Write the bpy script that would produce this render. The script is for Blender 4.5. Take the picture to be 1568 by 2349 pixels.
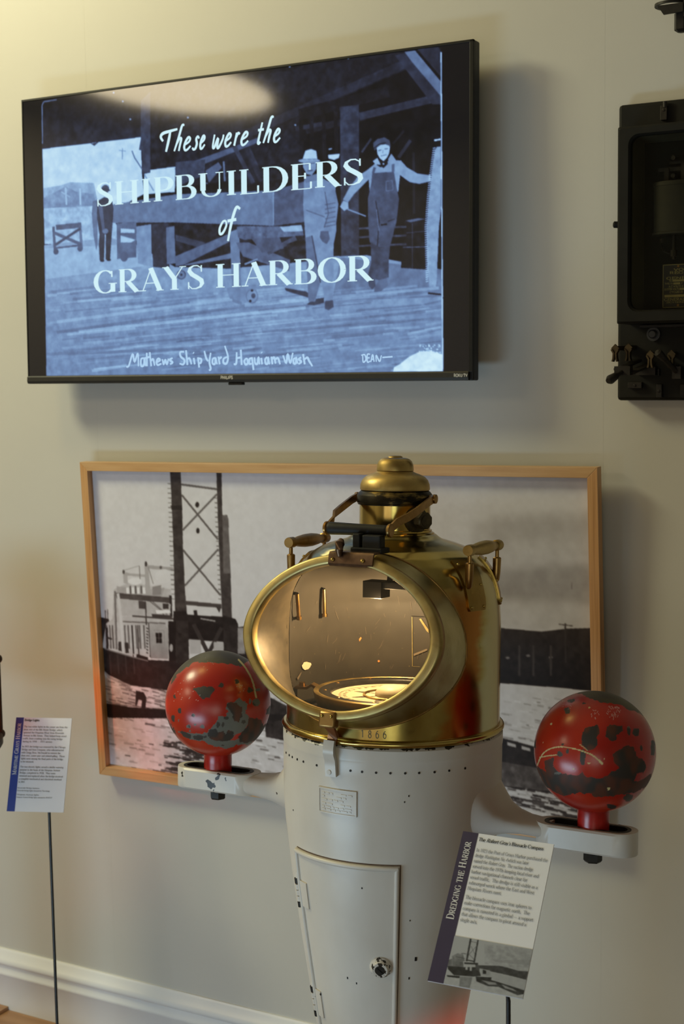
import bpy, math, random
import numpy as np
from mathutils import Matrix, Vector

for _o in list(bpy.data.objects):
    bpy.data.objects.remove(_o, do_unlink=True)
SC = bpy.context.scene
COL = SC.collection
rng = np.random.default_rng(7)

# ------------------------------------------------------------------ camera
CAM_F = 3263.48                       # focal length in pixels of the 1568 x 2349 frame
CAM_YAW, CAM_PITCH, CAM_ROLL = 0.511524, 0.103276, -0.0146457
CAM_LOC = np.array([0.0, -2.6, 1.6123])


def cam_axes():
    cy, sy, cp, sp = math.cos(CAM_YAW), math.sin(CAM_YAW), math.cos(CAM_PITCH), math.sin(CAM_PITCH)
    f = np.array([-sy * cp, cy * cp, -sp])
    r = np.array([cy, sy, 0.0])
    u = np.cross(r, f)
    c, s = math.cos(CAM_ROLL), math.sin(CAM_ROLL)
    return r * c + u * s, u * c - r * s, f


CR, CU, CF = cam_axes()
cam_data = bpy.data.cameras.new('camera')
cam_data.sensor_fit = 'HORIZONTAL'
cam_data.sensor_width = 24.0
cam_data.lens = CAM_F / 1568 * 24.0
cam_data.clip_start = 0.05
cam_data.dof.use_dof = True
cam_data.dof.focus_distance = 2.2
cam_data.dof.aperture_fstop = 9.0
cam = bpy.data.objects.new('camera', cam_data)
COL.objects.link(cam)
cam.matrix_world = Matrix(((CR[0], CU[0], -CF[0], CAM_LOC[0]), (CR[1], CU[1], -CF[1], CAM_LOC[1]),
                           (CR[2], CU[2], -CF[2], CAM_LOC[2]), (0, 0, 0, 1)))
SC.camera = cam

# ------------------------------------------------------------------ view, world
SC.view_settings.view_transform = 'Standard'
SC.view_settings.look = 'None'
SC.view_settings.exposure = 0.0
SC.view_settings.gamma = 1.0
SC.view_settings.use_curve_mapping = False
SC.cycles.max_bounces = 8
SC.cycles.diffuse_bounces = 4
SC.cycles.glossy_bounces = 4
SC.cycles.transparent_max_bounces = 12
SC.cycles.sample_clamp_indirect = 4.0
SC.cycles.caustics_reflective = False
SC.cycles.caustics_refractive = False
world = bpy.data.worlds.new('world')
SC.world = world
world.use_nodes = True
world.node_tree.nodes['Background'].inputs[0].default_value = (0.55, 0.62, 0.75, 1)
world.node_tree.nodes['Background'].inputs[1].default_value = 0.3


# ------------------------------------------------------------------ lights
def area(name, loc, target, size, power, color, size_y=None, shape='DISK', spread=180):
    d = bpy.data.lights.new(name, 'AREA')
    d.shape = shape
    d.size = size
    if size_y:
        d.shape = 'RECTANGLE'
        d.size_y = size_y
    d.energy = power
    d.color = color
    d.spread = math.radians(spread)
    o = bpy.data.objects.new(name, d)
    COL.objects.link(o)
    o.location = loc
    o.rotation_euler = (Vector(target) - Vector(loc)).to_track_quat('-Z', 'Y').to_euler()
    return o


def spot(name, loc, target, angle, power, color, radius=0.05, blend=0.6):
    d = bpy.data.lights.new(name, 'SPOT')
    d.spot_size = math.radians(angle)
    d.spot_blend = blend
    d.shadow_soft_size = radius
    d.energy = power
    d.color = color
    o = bpy.data.objects.new(name, d)
    COL.objects.link(o)
    o.location = loc
    o.rotation_euler = (Vector(target) - Vector(loc)).to_track_quat('-Z', 'Y').to_euler()
    return o


area('wall_wash_lamp', (-3.4, -1.3, 3.25), (-1.9, 0.0, 1.6), 0.7, 50, (1.0, 0.97, 0.62))
area('wall_wash_fill', (-2.4, -1.0, 3.3), (-1.7, 0.0, 2.0), 0.5, 6.5, (1.0, 0.72, 0.20))  # added fill that brightens the upper wall, no fixture there
gl = area('oval_ceiling_light', (-4.90, -4.30, 3.37), (-4.90, -4.30, 0), 0.95, 60, (1.0, 0.84, 0.55), size_y=1.6)
gl.data.shape = 'ELLIPSE'
gl.rotation_euler = (0, 0, 0)
area('window_daylight', (-0.6, -5.95, 0.95), (-1.2, 0, 0.85), 2.2, 7, (1.0, 0.66, 0.42), size_y=1.6)
area('low_cool_fill', (-1.9, -2.6, 0.25), (-1.5, 0, 0.5), 1.2, 19, (0.54, 0.80, 1.0), size_y=0.4)  # added blue fill beside the camera, cools the lower wall, no real source
area('side_fill', (0.8, -4.5, 0.9), (-1.0, 0, 0.7), 1.4, 10, (0.88, 1.0, 0.86))  # added fill hanging free in the room, no window there
spot('red_lantern_beam', (-2.45, -0.42, 0.93), (-1.95, -0.03, 0.80), 32, 9.0, (1.0, 0.08, 0.03), 0.02, 0.7)
spot('red_signal_beam', (0.15, -1.05, 0.42), (-0.90, -0.68, 0.46), 17, 30.0, (1.0, 0.06, 0.04), 0.05)


# ------------------------------------------------------------------ materials
def new_mat(name):
    m = bpy.data.materials.new(name)
    m.use_nodes = True
    nt = m.node_tree
    b = nt.nodes['Principled BSDF']
    return m, nt, b


def N(nt, kind, **kw):
    n = nt.nodes.new(kind)
    for k, v in kw.items():
        if k in n.inputs:
            n.inputs[k].default_value = v
        else:
            setattr(n, k, v)
    return n


def noise(nt, scale, detail=4, stretch=(1, 1, 1), rough=0.55, seed=0.0):
    tc = N(nt, 'ShaderNodeTexCoord')
    mp = N(nt, 'ShaderNodeMapping')
    mp.inputs['Scale'].default_value = stretch
    mp.inputs['Location'].default_value = (seed, seed * 1.7, -seed)
    nt.links.new(tc.outputs['Object'], mp.inputs['Vector'])
    n = N(nt, 'ShaderNodeTexNoise', Scale=scale, Detail=detail, Roughness=rough)
    nt.links.new(mp.outputs[0], n.inputs['Vector'])
    return n.outputs['Fac']


def ramp(nt, fac, stops):
    r = N(nt, 'ShaderNodeValToRGB')
    e = r.color_ramp.elements
    e[0].position, e[0].color = stops[0][0], (*stops[0][1], 1)
    e[1].position, e[1].color = stops[-1][0], (*stops[-1][1], 1)
    for p, c in stops[1:-1]:
        x = e.new(p)
        x.color = (*c, 1)
    nt.links.new(fac, r.inputs[0])
    return r.outputs[0]


def mixc(nt, fac, a, b):
    m = N(nt, 'ShaderNodeMix', data_type='RGBA')
    for s, v in ((m.inputs[0], fac), (m.inputs[6], a), (m.inputs[7], b)):
        if isinstance(v, (tuple, float, int)):
            s.default_value = (*v, 1) if isinstance(v, tuple) else v
        else:
            nt.links.new(v, s)
    return m.outputs[2]


def bump(nt, b, fac, strength=0.2, dist=0.002):
    n = N(nt, 'ShaderNodeBump', Strength=strength, Distance=dist)
    nt.links.new(fac, n.inputs['Height'])
    nt.links.new(n.outputs[0], b.inputs['Normal'])


def simple(name, col, rough=0.5, metal=0.0, var=0.12, scale=30, bmp=0.0, coat=0.0, spec=0.5):
    m, nt, b = new_mat(name)
    f = noise(nt, scale)
    lo = tuple(c * (1 - var) for c in col)
    hi = tuple(min(1, c * (1 + var)) for c in col)
    nt.links.new(ramp(nt, f, [(0.3, lo), (0.7, hi)]), b.inputs['Base Color'])
    b.inputs['Roughness'].default_value = rough
    b.inputs['Metallic'].default_value = metal
    b.inputs['Coat Weight'].default_value = coat
    b.inputs['Specular IOR Level'].default_value = spec
    if bmp:
        bump(nt, b, f, bmp)
    return m


def brass(name, rough=0.22, tones=((0.30, 0.20, 0.045), (0.46, 0.34, 0.10), (0.60, 0.50, 0.22)), scale=9,
          stretch=(1, 1, 0.35), dirt=0.35, seed=0.0):
    m, nt, b = new_mat(name)
    f = noise(nt, scale, 6, stretch, 0.6, seed)
    c = ramp(nt, f, [(0.30, tones[0]), (0.5, tones[1]), (0.72, tones[2])])
    d = ramp(nt, noise(nt, 42, 5, seed=seed + 3), [(0.60, (0, 0, 0)), (0.74, (1, 1, 1))])
    dm = N(nt, 'ShaderNodeMath', operation='MULTIPLY')
    nt.links.new(d, dm.inputs[0])
    dm.inputs[1].default_value = dirt
    nt.links.new(mixc(nt, dm.outputs[0], c, (0.07, 0.045, 0.015)), b.inputs['Base Color'])
    b.inputs['Metallic'].default_value = 1.0
    r = N(nt, 'ShaderNodeMapRange')
    nt.links.new(noise(nt, 25, 5, seed=seed + 1), r.inputs[0])
    r.inputs[1].default_value, r.inputs[2].default_value = 0.3, 0.7
    r.inputs[3].default_value, r.inputs[4].default_value = rough * 0.75, rough * 1.35
    nt.links.new(r.outputs[0], b.inputs['Roughness'])
    bump(nt, b, noise(nt, 14, 3, seed=seed + 5), 0.08, 0.004)
    return m


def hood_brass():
    """polished brass with an orange streak down the right front and a paler flank, tarnish and painted-in reflections mixed"""
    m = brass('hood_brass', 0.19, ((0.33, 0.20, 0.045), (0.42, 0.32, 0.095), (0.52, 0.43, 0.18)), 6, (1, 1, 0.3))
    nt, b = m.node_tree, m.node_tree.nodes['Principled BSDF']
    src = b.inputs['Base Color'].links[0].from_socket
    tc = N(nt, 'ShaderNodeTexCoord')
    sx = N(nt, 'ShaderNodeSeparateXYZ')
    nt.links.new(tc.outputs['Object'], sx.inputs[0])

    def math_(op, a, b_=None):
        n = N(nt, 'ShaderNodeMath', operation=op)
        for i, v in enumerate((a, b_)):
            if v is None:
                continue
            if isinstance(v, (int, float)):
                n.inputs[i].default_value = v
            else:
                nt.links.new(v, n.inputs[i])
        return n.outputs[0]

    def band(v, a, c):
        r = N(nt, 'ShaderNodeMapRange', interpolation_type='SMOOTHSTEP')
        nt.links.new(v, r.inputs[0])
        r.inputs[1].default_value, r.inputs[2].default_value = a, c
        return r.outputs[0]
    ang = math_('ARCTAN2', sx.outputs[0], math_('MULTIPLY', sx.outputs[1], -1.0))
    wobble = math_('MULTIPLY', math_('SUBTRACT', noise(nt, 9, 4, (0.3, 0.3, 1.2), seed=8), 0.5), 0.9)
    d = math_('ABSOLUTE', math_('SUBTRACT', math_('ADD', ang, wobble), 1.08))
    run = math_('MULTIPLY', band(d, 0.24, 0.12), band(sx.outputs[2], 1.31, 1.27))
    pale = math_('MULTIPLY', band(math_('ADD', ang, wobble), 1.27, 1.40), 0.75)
    c = mixc(nt, pale, src, (0.56, 0.50, 0.29))  # pale flank and orange streak: reflections painted in with the tarnish
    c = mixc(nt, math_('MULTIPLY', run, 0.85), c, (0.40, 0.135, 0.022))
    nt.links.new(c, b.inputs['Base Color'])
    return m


def chipped_white(name, z_edge=None, band=0.012, amount=0.60, scale=45):
    """aged white gloss paint; chips to dark iron, more of them near local height z_edge"""
    m, nt, b = new_mat(name)
    base = ramp(nt, noise(nt, 5, 5, (1, 1, 0.5)), [(0.3, (0.52, 0.47, 0.40)), (0.55, (0.60, 0.56, 0.50)), (0.75, (0.64, 0.61, 0.57))])
    f = noise(nt, scale, 3, seed=2.0)
    if z_edge is not None:
        tc = N(nt, 'ShaderNodeTexCoord')
        sx = N(nt, 'ShaderNodeSeparateXYZ')
        nt.links.new(tc.outputs['Object'], sx.inputs[0])
        mr = N(nt, 'ShaderNodeMapRange')
        nt.links.new(sx.outputs[2], mr.inputs[0])
        mr.inputs[1].default_value, mr.inputs[2].default_value = z_edge - band, z_edge
        mr.inputs[3].default_value, mr.inputs[4].default_value = 0.0, 0.33
        ad = N(nt, 'ShaderNodeMath', operation='ADD')
        nt.links.new(f, ad.inputs[0])
        nt.links.new(mr.outputs[0], ad.inputs[1])
        f = ad.outputs[0]
    chip = ramp(nt, f, [(amount + 0.12, (0, 0, 0)), (amount + 0.125, (1, 1, 1))])
    nt.links.new(mixc(nt, chip, base, (0.03, 0.025, 0.02)), b.inputs['Base Color'])
    b.inputs['Roughness'].default_value = 0.33
    b.inputs['Specular IOR Level'].default_value = 0.4
    bump(nt, b, noise(nt, 60, 4, seed=4), 0.10, 0.0015)
    return m


def attr_paint(name, rough=0.3, coat=0.0, emit=0.0, spec=0.5, rough_from_alpha=False):
    m, nt, b = new_mat(name)
    a = N(nt, 'ShaderNodeAttribute', attribute_name='paint')
    if emit:
        nt.links.new(a.outputs['Color'], b.inputs['Emission Color'])
        b.inputs['Emission Strength'].default_value = emit
        b.inputs['Base Color'].default_value = (0.008, 0.008, 0.009, 1)
    else:
        nt.links.new(a.outputs['Color'], b.inputs['Base Color'])
    b.inputs['Roughness'].default_value = rough
    b.inputs['Specular IOR Level'].default_value = spec
    b.inputs['Coat Weight'].default_value = coat
    if rough_from_alpha:
        nt.links.new(a.outputs['Alpha'], b.inputs['Roughness'])
    return m, nt, b


def wood(name, stretch, tones, rough=0.42, scale=26):
    m, nt, b = new_mat(name)
    f = noise(nt, scale, 5, stretch, 0.5)
    nt.links.new(ramp(nt, f, [(0.3, tones[0]), (0.5, tones[1]), (0.7, tones[2])]), b.inputs['Base Color'])
    b.inputs['Roughness'].default_value = rough
    bump(nt, b, f, 0.12, 0.001)
    return m


def glass(name, tint=(1, 1, 1), gloss=0.07, rough=0.03, smudge=0.0):
    m, nt, b = new_mat(name)
    nt.nodes.remove(b)
    t = N(nt, 'ShaderNodeBsdfTransparent')
    t.inputs[0].default_value = (*tint, 1)
    g = N(nt, 'ShaderNodeBsdfGlossy')
    g.inputs['Roughness'].default_value = rough
    lw = N(nt, 'ShaderNodeFresnel', IOR=1.45)
    mm = N(nt, 'ShaderNodeMath', operation='MULTIPLY')
    nt.links.new(lw.outputs[0], mm.inputs[0])
    mm.inputs[1].default_value = gloss / 0.04
    mm.use_clamp = True
    mx = N(nt, 'ShaderNodeMixShader')
    nt.links.new(mm.outputs[0], mx.inputs[0])
    nt.links.new(t.outputs[0], mx.inputs[1])
    nt.links.new(g.outputs[0], mx.inputs[2])
    out = nt.nodes['Material Output']
    nt.links.new(mx.outputs[0], out.inputs[0])
    return m


def emissive(name, col, strength):
    m, nt, b = new_mat(name)
    b.inputs['Base Color'].default_value = (*col, 1)
    b.inputs['Emission Color'].default_value = (*col, 1)
    b.inputs['Emission Strength'].default_value = strength
    return m


def wall_mat():
    m, nt, b = new_mat('wall_paint')
    f = noise(nt, 3, 4)
    nt.links.new(ramp(nt, f, [(0.3, (0.54, 0.52, 0.475)), (0.7, (0.565, 0.545, 0.50))]), b.inputs['Base Color'])
    b.inputs['Roughness'].default_value = 0.5
    bump(nt, b, noise(nt, 260, 2), 0.03, 0.0006)
    return m


M = dict(
    wall=wall_mat(),
    ceiling=simple('ceiling_paint', (0.66, 0.63, 0.56), 0.8, var=0.03, scale=4),
    trim=simple('white_trim_paint', (0.76, 0.76, 0.76), 0.32, var=0.03, scale=6),
    floor=wood('floor_boards', (1, 9, 1), ((0.13, 0.075, 0.04), (0.18, 0.105, 0.055), (0.22, 0.13, 0.07)), 0.3, 7),
    plinth=wood('plinth_oak', (1, 9, 9), ((0.30, 0.155, 0.07), (0.37, 0.20, 0.095), (0.42, 0.24, 0.12)), 0.35, 5),
    pine=wood('pine_along', (1.2, 16, 16), ((0.50, 0.285, 0.125), (0.56, 0.335, 0.155), (0.61, 0.385, 0.19)), 0.36, 6),
    pine_v=wood('pine_upright', (40, 20, 0.8), ((0.34, 0.16, 0.055), (0.55, 0.29, 0.115), (0.62, 0.35, 0.15)), 0.36, 5),
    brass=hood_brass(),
    brass_tube=brass('tube_brass', 0.36, ((0.34, 0.26, 0.10), (0.46, 0.39, 0.19), (0.54, 0.48, 0.27)), 10, (1, 1, 0.6), 0.25),
    brass_neck=brass('neck_brass', 0.16, ((0.36, 0.23, 0.05), (0.50, 0.37, 0.11), (0.58, 0.46, 0.18)), 9),
    brass_ring=brass('ring_brass', 0.40, ((0.32, 0.21, 0.07), (0.40, 0.31, 0.125), (0.47, 0.38, 0.17)), 12, (1, 1, 1), 0.2),
    brass_satin=brass('satin_brass', 0.42, ((0.30, 0.20, 0.06), (0.44, 0.31, 0.11), (0.52, 0.38, 0.15)), 14, (1, 1, 1), 0.3),
    brass_brown=brass('browned_brass', 0.38, ((0.20, 0.10, 0.03), (0.34, 0.20, 0.07), (0.44, 0.29, 0.11)), 16, (1, 1, 1), 0.4),
    brass_in=simple('worn_tube_tan', (0.15, 0.118, 0.072), 0.42, 0.35, 0.35, 26, 0.15),
    black=simple('blackened_metal', (0.010, 0.009, 0.008), 0.55, 0.0, 0.4, 40, 0.2, 0, 0.25),
    black_worn=brass('worn_black_collar', 0.4, ((0.018, 0.016, 0.012), (0.03, 0.025, 0.018), (0.40, 0.28, 0.09)), 30, (1, 1, 2.5), 0.0),
    lining=simple('dark_lining_paint', (0.047, 0.040, 0.031), 0.55, 0.0, 0.18, 18, 0.1),
    white=chipped_white('pedestal_paint', 1.064, 0.009, 0.66, 60),
    white_arm_clean=chipped_white('arm_paint_clean', None, 0.01, 0.60, 30),
    plate=brass('tarnished_plate', 0.3, ((0.22, 0.12, 0.03), (0.30, 0.19, 0.05), (0.36, 0.25, 0.08)), 12),
    white_arm=chipped_white('arm_paint', None, 0.01, 0.555, 26),
    iron=simple('dark_iron', (0.019, 0.016, 0.013), 0.5, 0.2, 0.4, 50, 0.3, 0, 0.3),
    slate=simple('dark_slate', (0.0095, 0.0088, 0.0065), 0.6, 0.0, 0.25, 22, 0.05, 0.0, 0.18),
    steel=simple('grey_steel', (0.05, 0.053, 0.056), 0.35, 0.6, 0.2, 60),
    pole=simple('black_pole', (0.012, 0.012, 0.013), 0.35, 0.2, 0.2, 60),
    tvblack=simple('tv_black_plastic', (0.009, 0.0085, 0.008), 0.4, 0.0, 0.1, 60, 0, 0, 0.25),
    tvbar=simple('tv_lower_bar', (0.022, 0.021, 0.019), 0.45, 0.0, 0.08, 60, 0, 0, 0.3),
    tvlogo=simple('tv_logo_silver', (0.55, 0.54, 0.50), 0.4, 0.3, 0.05),
    card=simple('sign_card', (0.79, 0.80, 0.85), 0.45, 0.0, 0.02, 10),
    navy=simple('sign_navy_band', (0.045, 0.035, 0.075), 0.4, 0.0, 0.05),
    blue=simple('sign_blue_band', (0.035, 0.065, 0.30), 0.4, 0.0, 0.05),
    ink=simple('sign_ink', (0.05, 0.05, 0.05), 0.6, 0.0, 0.05),
    ink_grey=simple('sign_grey_ink', (0.26, 0.26, 0.27), 0.6, 0.0, 0.05),
    white_ink=simple('sign_white_ink', (0.72, 0.72, 0.72), 0.5, 0.0, 0.02),
    gold=simple('plate_gold', (0.42, 0.36, 0.14), 0.4, 0.3, 0.1, 60),
    coil=simple('coil_wrap', (0.036, 0.033, 0.025), 0.6, 0.0, 0.15, 60, 0, 0, 0.2),
    case_in=simple('case_liner', (0.085, 0.078, 0.058), 0.6, 0.0, 0.15, 30, 0, 0, 0.2),
    creamcard=simple('compass_card_paper', (0.72, 0.62, 0.40), 0.5, 0.0, 0.03, 60),
    cardink=simple('compass_card_ink', (0.10, 0.07, 0.04), 0.6),
    pane=glass('binnacle_glass', (0.97, 0.95, 0.92), 0.045, 0.04),
    case_glass=glass('case_glass', (0.85, 0.85, 0.80), 0.012, 0.10),
    red_lens=emissive('red_lens', (0.75, 0.02, 0.01), 1.5),
    chip=simple('chip_and_glint_paint', (0.85, 0.74, 0.5), 0.5, 0.0, 0.05),  # also colours the painted lamp-box glints
    brasscut=simple('bright_brass_edge', (0.62, 0.5, 0.2), 0.3, 0.6, 0.3, 80),
    daylight=emissive('window_daylight_glass', (0.78, 0.88, 1.0), 0.5),
)


# ------------------------------------------------------------------ mesh builder
class MB:
    def __init__(self):
        self.v, self.f, self.m = [], [], []

    def add(self, vs, fs, mi=0):
        k = len(self.v)
        self.v.extend([tuple(float(c) for c in p) for p in vs])
        self.f.extend([tuple(i + k for i in f) for f in fs])
        self.m.extend([mi] * len(fs))
        return self

    def box(self, lo, hi, mi=0, frame=None):
        (x0, y0, z0), (x1, y1, z1) = lo, hi
        vs = [(x0, y0, z0), (x1, y0, z0), (x1, y1, z0), (x0, y1, z0), (x0, y0, z1), (x1, y0, z1), (x1, y1, z1), (x0, y1, z1)]
        if frame is not None:
            vs = [frame(p) for p in vs]
        return self.add(vs, [(0, 3, 2, 1), (4, 5, 6, 7), (0, 1, 5, 4), (1, 2, 6, 5), (2, 3, 7, 6), (3, 0, 4, 7)], mi)

    def rings(self, rs, closed=True, cap0=True, cap1=True, mi=0):
        n = len(rs[0])
        vs = [p for r in rs for p in r]
        fs = []
        for i in range(len(rs) - 1):
            for j in range(n if closed else n - 1):
                a, b = i * n + j, i * n + (j + 1) % n
                fs.append((a, b, b + n, a + n))
        if cap0:
            fs.append(tuple(range(n - 1, -1, -1)))
        if cap1:
            fs.append(tuple(range((len(rs) - 1) * n, len(rs) * n)))
        return self.add(vs, fs, mi)

    def revolve(self, prof, n=64, c=(0, 0), mi=0, cap0=False, cap1=False):
        a = np.linspace(0, 2 * np.pi, n, endpoint=False)
        return self.rings([[(c[0] + r * math.cos(t), c[1] + r * math.sin(t), z) for t in a] for r, z in prof], True, cap0, cap1, mi)

    def cyl(self, p0, p1, r0, r1=None, n=20, mi=0, prof=None):
        """round bar from p0 to p1; prof = [(t, radius)] for shaped bars"""
        p0, p1 = np.array(p0, float), np.array(p1, float)
        d = p1 - p0
        L = np.linalg.norm(d)
        d = d / L
        a = np.array([1.0, 0, 0]) if abs(d[0]) < 0.9 else np.array([0, 1.0, 0])
        u = np.cross(d, a)
        u /= np.linalg.norm(u)
        w = np.cross(d, u)
        prof = prof or [(0, r0), (1, r0 if r1 is None else r1)]
        t = np.linspace(0, 2 * np.pi, n, endpoint=False)
        return self.rings([[p0 + d * L * s + (u * math.cos(x) + w * math.sin(x)) * r for x in t] for s, r in prof], mi=mi)

    def tube(self, path, r, n=12, mi=0, flat=None, up=(0, 0, 1)):
        """bar along a path; flat = (width, thickness) for a strap whose width lies across `up`"""
        P = [np.array(p, float) for p in path]
        rs = []
        for i, p in enumerate(P):
            d = P[min(i + 1, len(P) - 1)] - P[max(i - 1, 0)]
            d = d / (np.linalg.norm(d) + 1e-12)
            a = np.array(up, float)
            if abs(d @ a) > 0.95:
                a = np.array([1.0, 0, 0])
            u = np.cross(d, a)
            u /= np.linalg.norm(u)
            w = np.cross(u, d)
            if flat:
                h, k = flat[0] / 2, flat[1] / 2
                rs.append([p + u * h + w * k, p - u * h + w * k, p - u * h - w * k, p + u * h - w * k])
            else:
                rr = r[i] if isinstance(r, (list, tuple)) else r
                rs.append([p + (u * math.cos(x) + w * math.sin(x)) * rr for x in np.linspace(0, 2 * np.pi, n, endpoint=False)])
        return self.rings(rs, mi=mi)

    def ball(self, c, r, n=16, mi=0, sq=(1, 1, 1)):
        pr = [(math.sin(t), -math.cos(t)) for t in np.linspace(0.02, math.pi - 0.02, n // 2 + 2)]
        a = np.linspace(0, 2 * np.pi, n, endpoint=False)
        return self.rings([[(c[0] + r * s * math.cos(t) * sq[0], c[1] + r * s * math.sin(t) * sq[1], c[2] + r * z * sq[2]) for t in a] for s, z in pr], mi=mi)

    def prism(self, poly, d0, d1, frame, mi=0):
        """poly (2-D) pushed from depth d0 to d1; frame maps (a, b, depth) to a point"""
        n = len(poly)
        return self.rings([[frame((p[0], p[1], d0)) for p in poly], [frame((p[0], p[1], d1)) for p in poly]], mi=mi)

    def build(self, name, mats, parent=None, smooth=True, bevel=0.0, angle=38):
        me = bpy.data.meshes.new(name)
        me.from_pydata(self.v, [], self.f)
        for mt in (mats if isinstance(mats, (list, tuple)) else [mats]):
            me.materials.append(mt)
        me.polygons.foreach_set('material_index', self.m)
        me.validate()
        import bmesh
        bm = bmesh.new()
        bm.from_mesh(me)
        bmesh.ops.recalc_face_normals(bm, faces=bm.faces)
        if smooth:
            ca = math.radians(angle)
            for f in bm.faces:
                f.smooth = True
            for e in bm.edges:
                if len(e.link_faces) == 2 and e.calc_face_angle(0) > ca:
                    e.smooth = False
        bm.to_mesh(me)
        bm.free()
        o = bpy.data.objects.new(name, me)
        COL.objects.link(o)
        if parent is not None:
            o.parent = parent
        if bevel:
            md = o.modifiers.new('bevel', 'BEVEL')
            md.width = bevel
            md.segments = 2
            md.limit_method = 'ANGLE'
        return o


def tag(o, label, cat, group=None):
    o['label'], o['category'] = label, cat
    if group:
        o['group'] = group
    return o


def root(name, label, cat, mat=None, loc=(0, 0, 0)):
    o = bpy.data.objects.new(name, None)
    o.empty_display_size = 0.1
    COL.objects.link(o)
    if mat is not None:
        o.matrix_world = mat
    else:
        o.location = loc
    return tag(o, label, cat)


def structure(o):
    o['kind'] = 'structure'
    return o


def grid_mesh(name, corners_fn, nx, ny, colors, mat, parent, extra=()):
    """fine flat sheet carrying a drawn picture as its colour attribute; colors is (ny, nx, 3), row 0 at the top"""
    u = np.linspace(0, 1, nx)
    v = np.linspace(0, 1, ny)
    U, V = np.meshgrid(u, v)
    co = corners_fn(U.ravel(), V.ravel())
    idx = np.arange(nx * ny).reshape(ny, nx)
    q = np.stack([idx[:-1, :-1], idx[1:, :-1], idx[1:, 1:], idx[:-1, 1:]], -1).reshape(-1, 4)
    ca = np.ones((nx * ny, 4), np.float32)
    ca[:, :3] = colors.reshape(-1, 3)
    for quads, col in extra:                      # lettering lying on the sheet
        k = len(co)
        pts = np.array(quads, float).reshape(-1, 3)
        co = np.vstack([co, pts])
        q = np.vstack([q, np.arange(k, k + len(pts)).reshape(-1, 4)])
        ca = np.vstack([ca, np.tile(np.array([*col, 1], np.float32), (len(pts), 1))])
    me = bpy.data.meshes.new(name)
    me.vertices.add(len(co))
    me.vertices.foreach_set('co', co.astype(np.float32).ravel())
    me.loops.add(q.size)
    me.loops.foreach_set('vertex_index', q.astype(np.int32).ravel())
    me.polygons.add(len(q))
    me.polygons.foreach_set('loop_start', np.arange(0, q.size, 4, dtype=np.int32))
    me.update(calc_edges=True)
    at = me.color_attributes.new('paint', 'FLOAT_COLOR', 'POINT')
    at.data.foreach_set('color', ca.ravel())
    me.materials.append(mat)
    o = bpy.data.objects.new(name, me)
    COL.objects.link(o)
    o.parent = parent
    return o


def lin(c):
    c = np.asarray(c, float)
    return np.where(c <= 0.04045, c / 12.92, ((c + 0.055) / 1.055) ** 2.4)


# ------------------------------------------------------------------ drawing on flat prints
def vnoise(h, w, cells_y, cells_x, r):
    g = r.random((cells_y + 2, cells_x + 2))
    y = np.linspace(0, cells_y, h, endpoint=False)
    x = np.linspace(0, cells_x, w, endpoint=False)
    yi, xi = y.astype(int), x.astype(int)
    fy, fx = y - yi, x - xi
    fy, fx = (fy * fy * (3 - 2 * fy))[:, None], (fx * fx * (3 - 2 * fx))[None, :]
    a, b = g[yi][:, xi], g[yi][:, xi + 1]
    c, d = g[yi + 1][:, xi], g[yi + 1][:, xi + 1]
    return a * (1 - fy) * (1 - fx) + b * (1 - fy) * fx + c * fy * (1 - fx) + d * fy * fx


def fbm(h, w, cy, cx, r, oct_=4):
    s, t, a = np.zeros((h, w)), 0, 1.0
    for _ in range(oct_):
        s += a * vnoise(h, w, min(cy, h), min(cx, w), r)
        t += a
        a *= 0.55
        cy, cx = cy * 2, cx * 2
    return s / t - 0.5


def inside(poly, X, Y):
    res = np.zeros(X.shape, bool)
    n = len(poly)
    for i in range(n):
        x0, y0 = poly[i]
        x1, y1 = poly[(i + 1) % n]
        if y0 == y1:
            continue
        c = (Y < y0) != (Y < y1)
        res ^= c & (X < (x1 - x0) * (Y - y0) / (y1 - y0) + x0)
    return res


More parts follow.
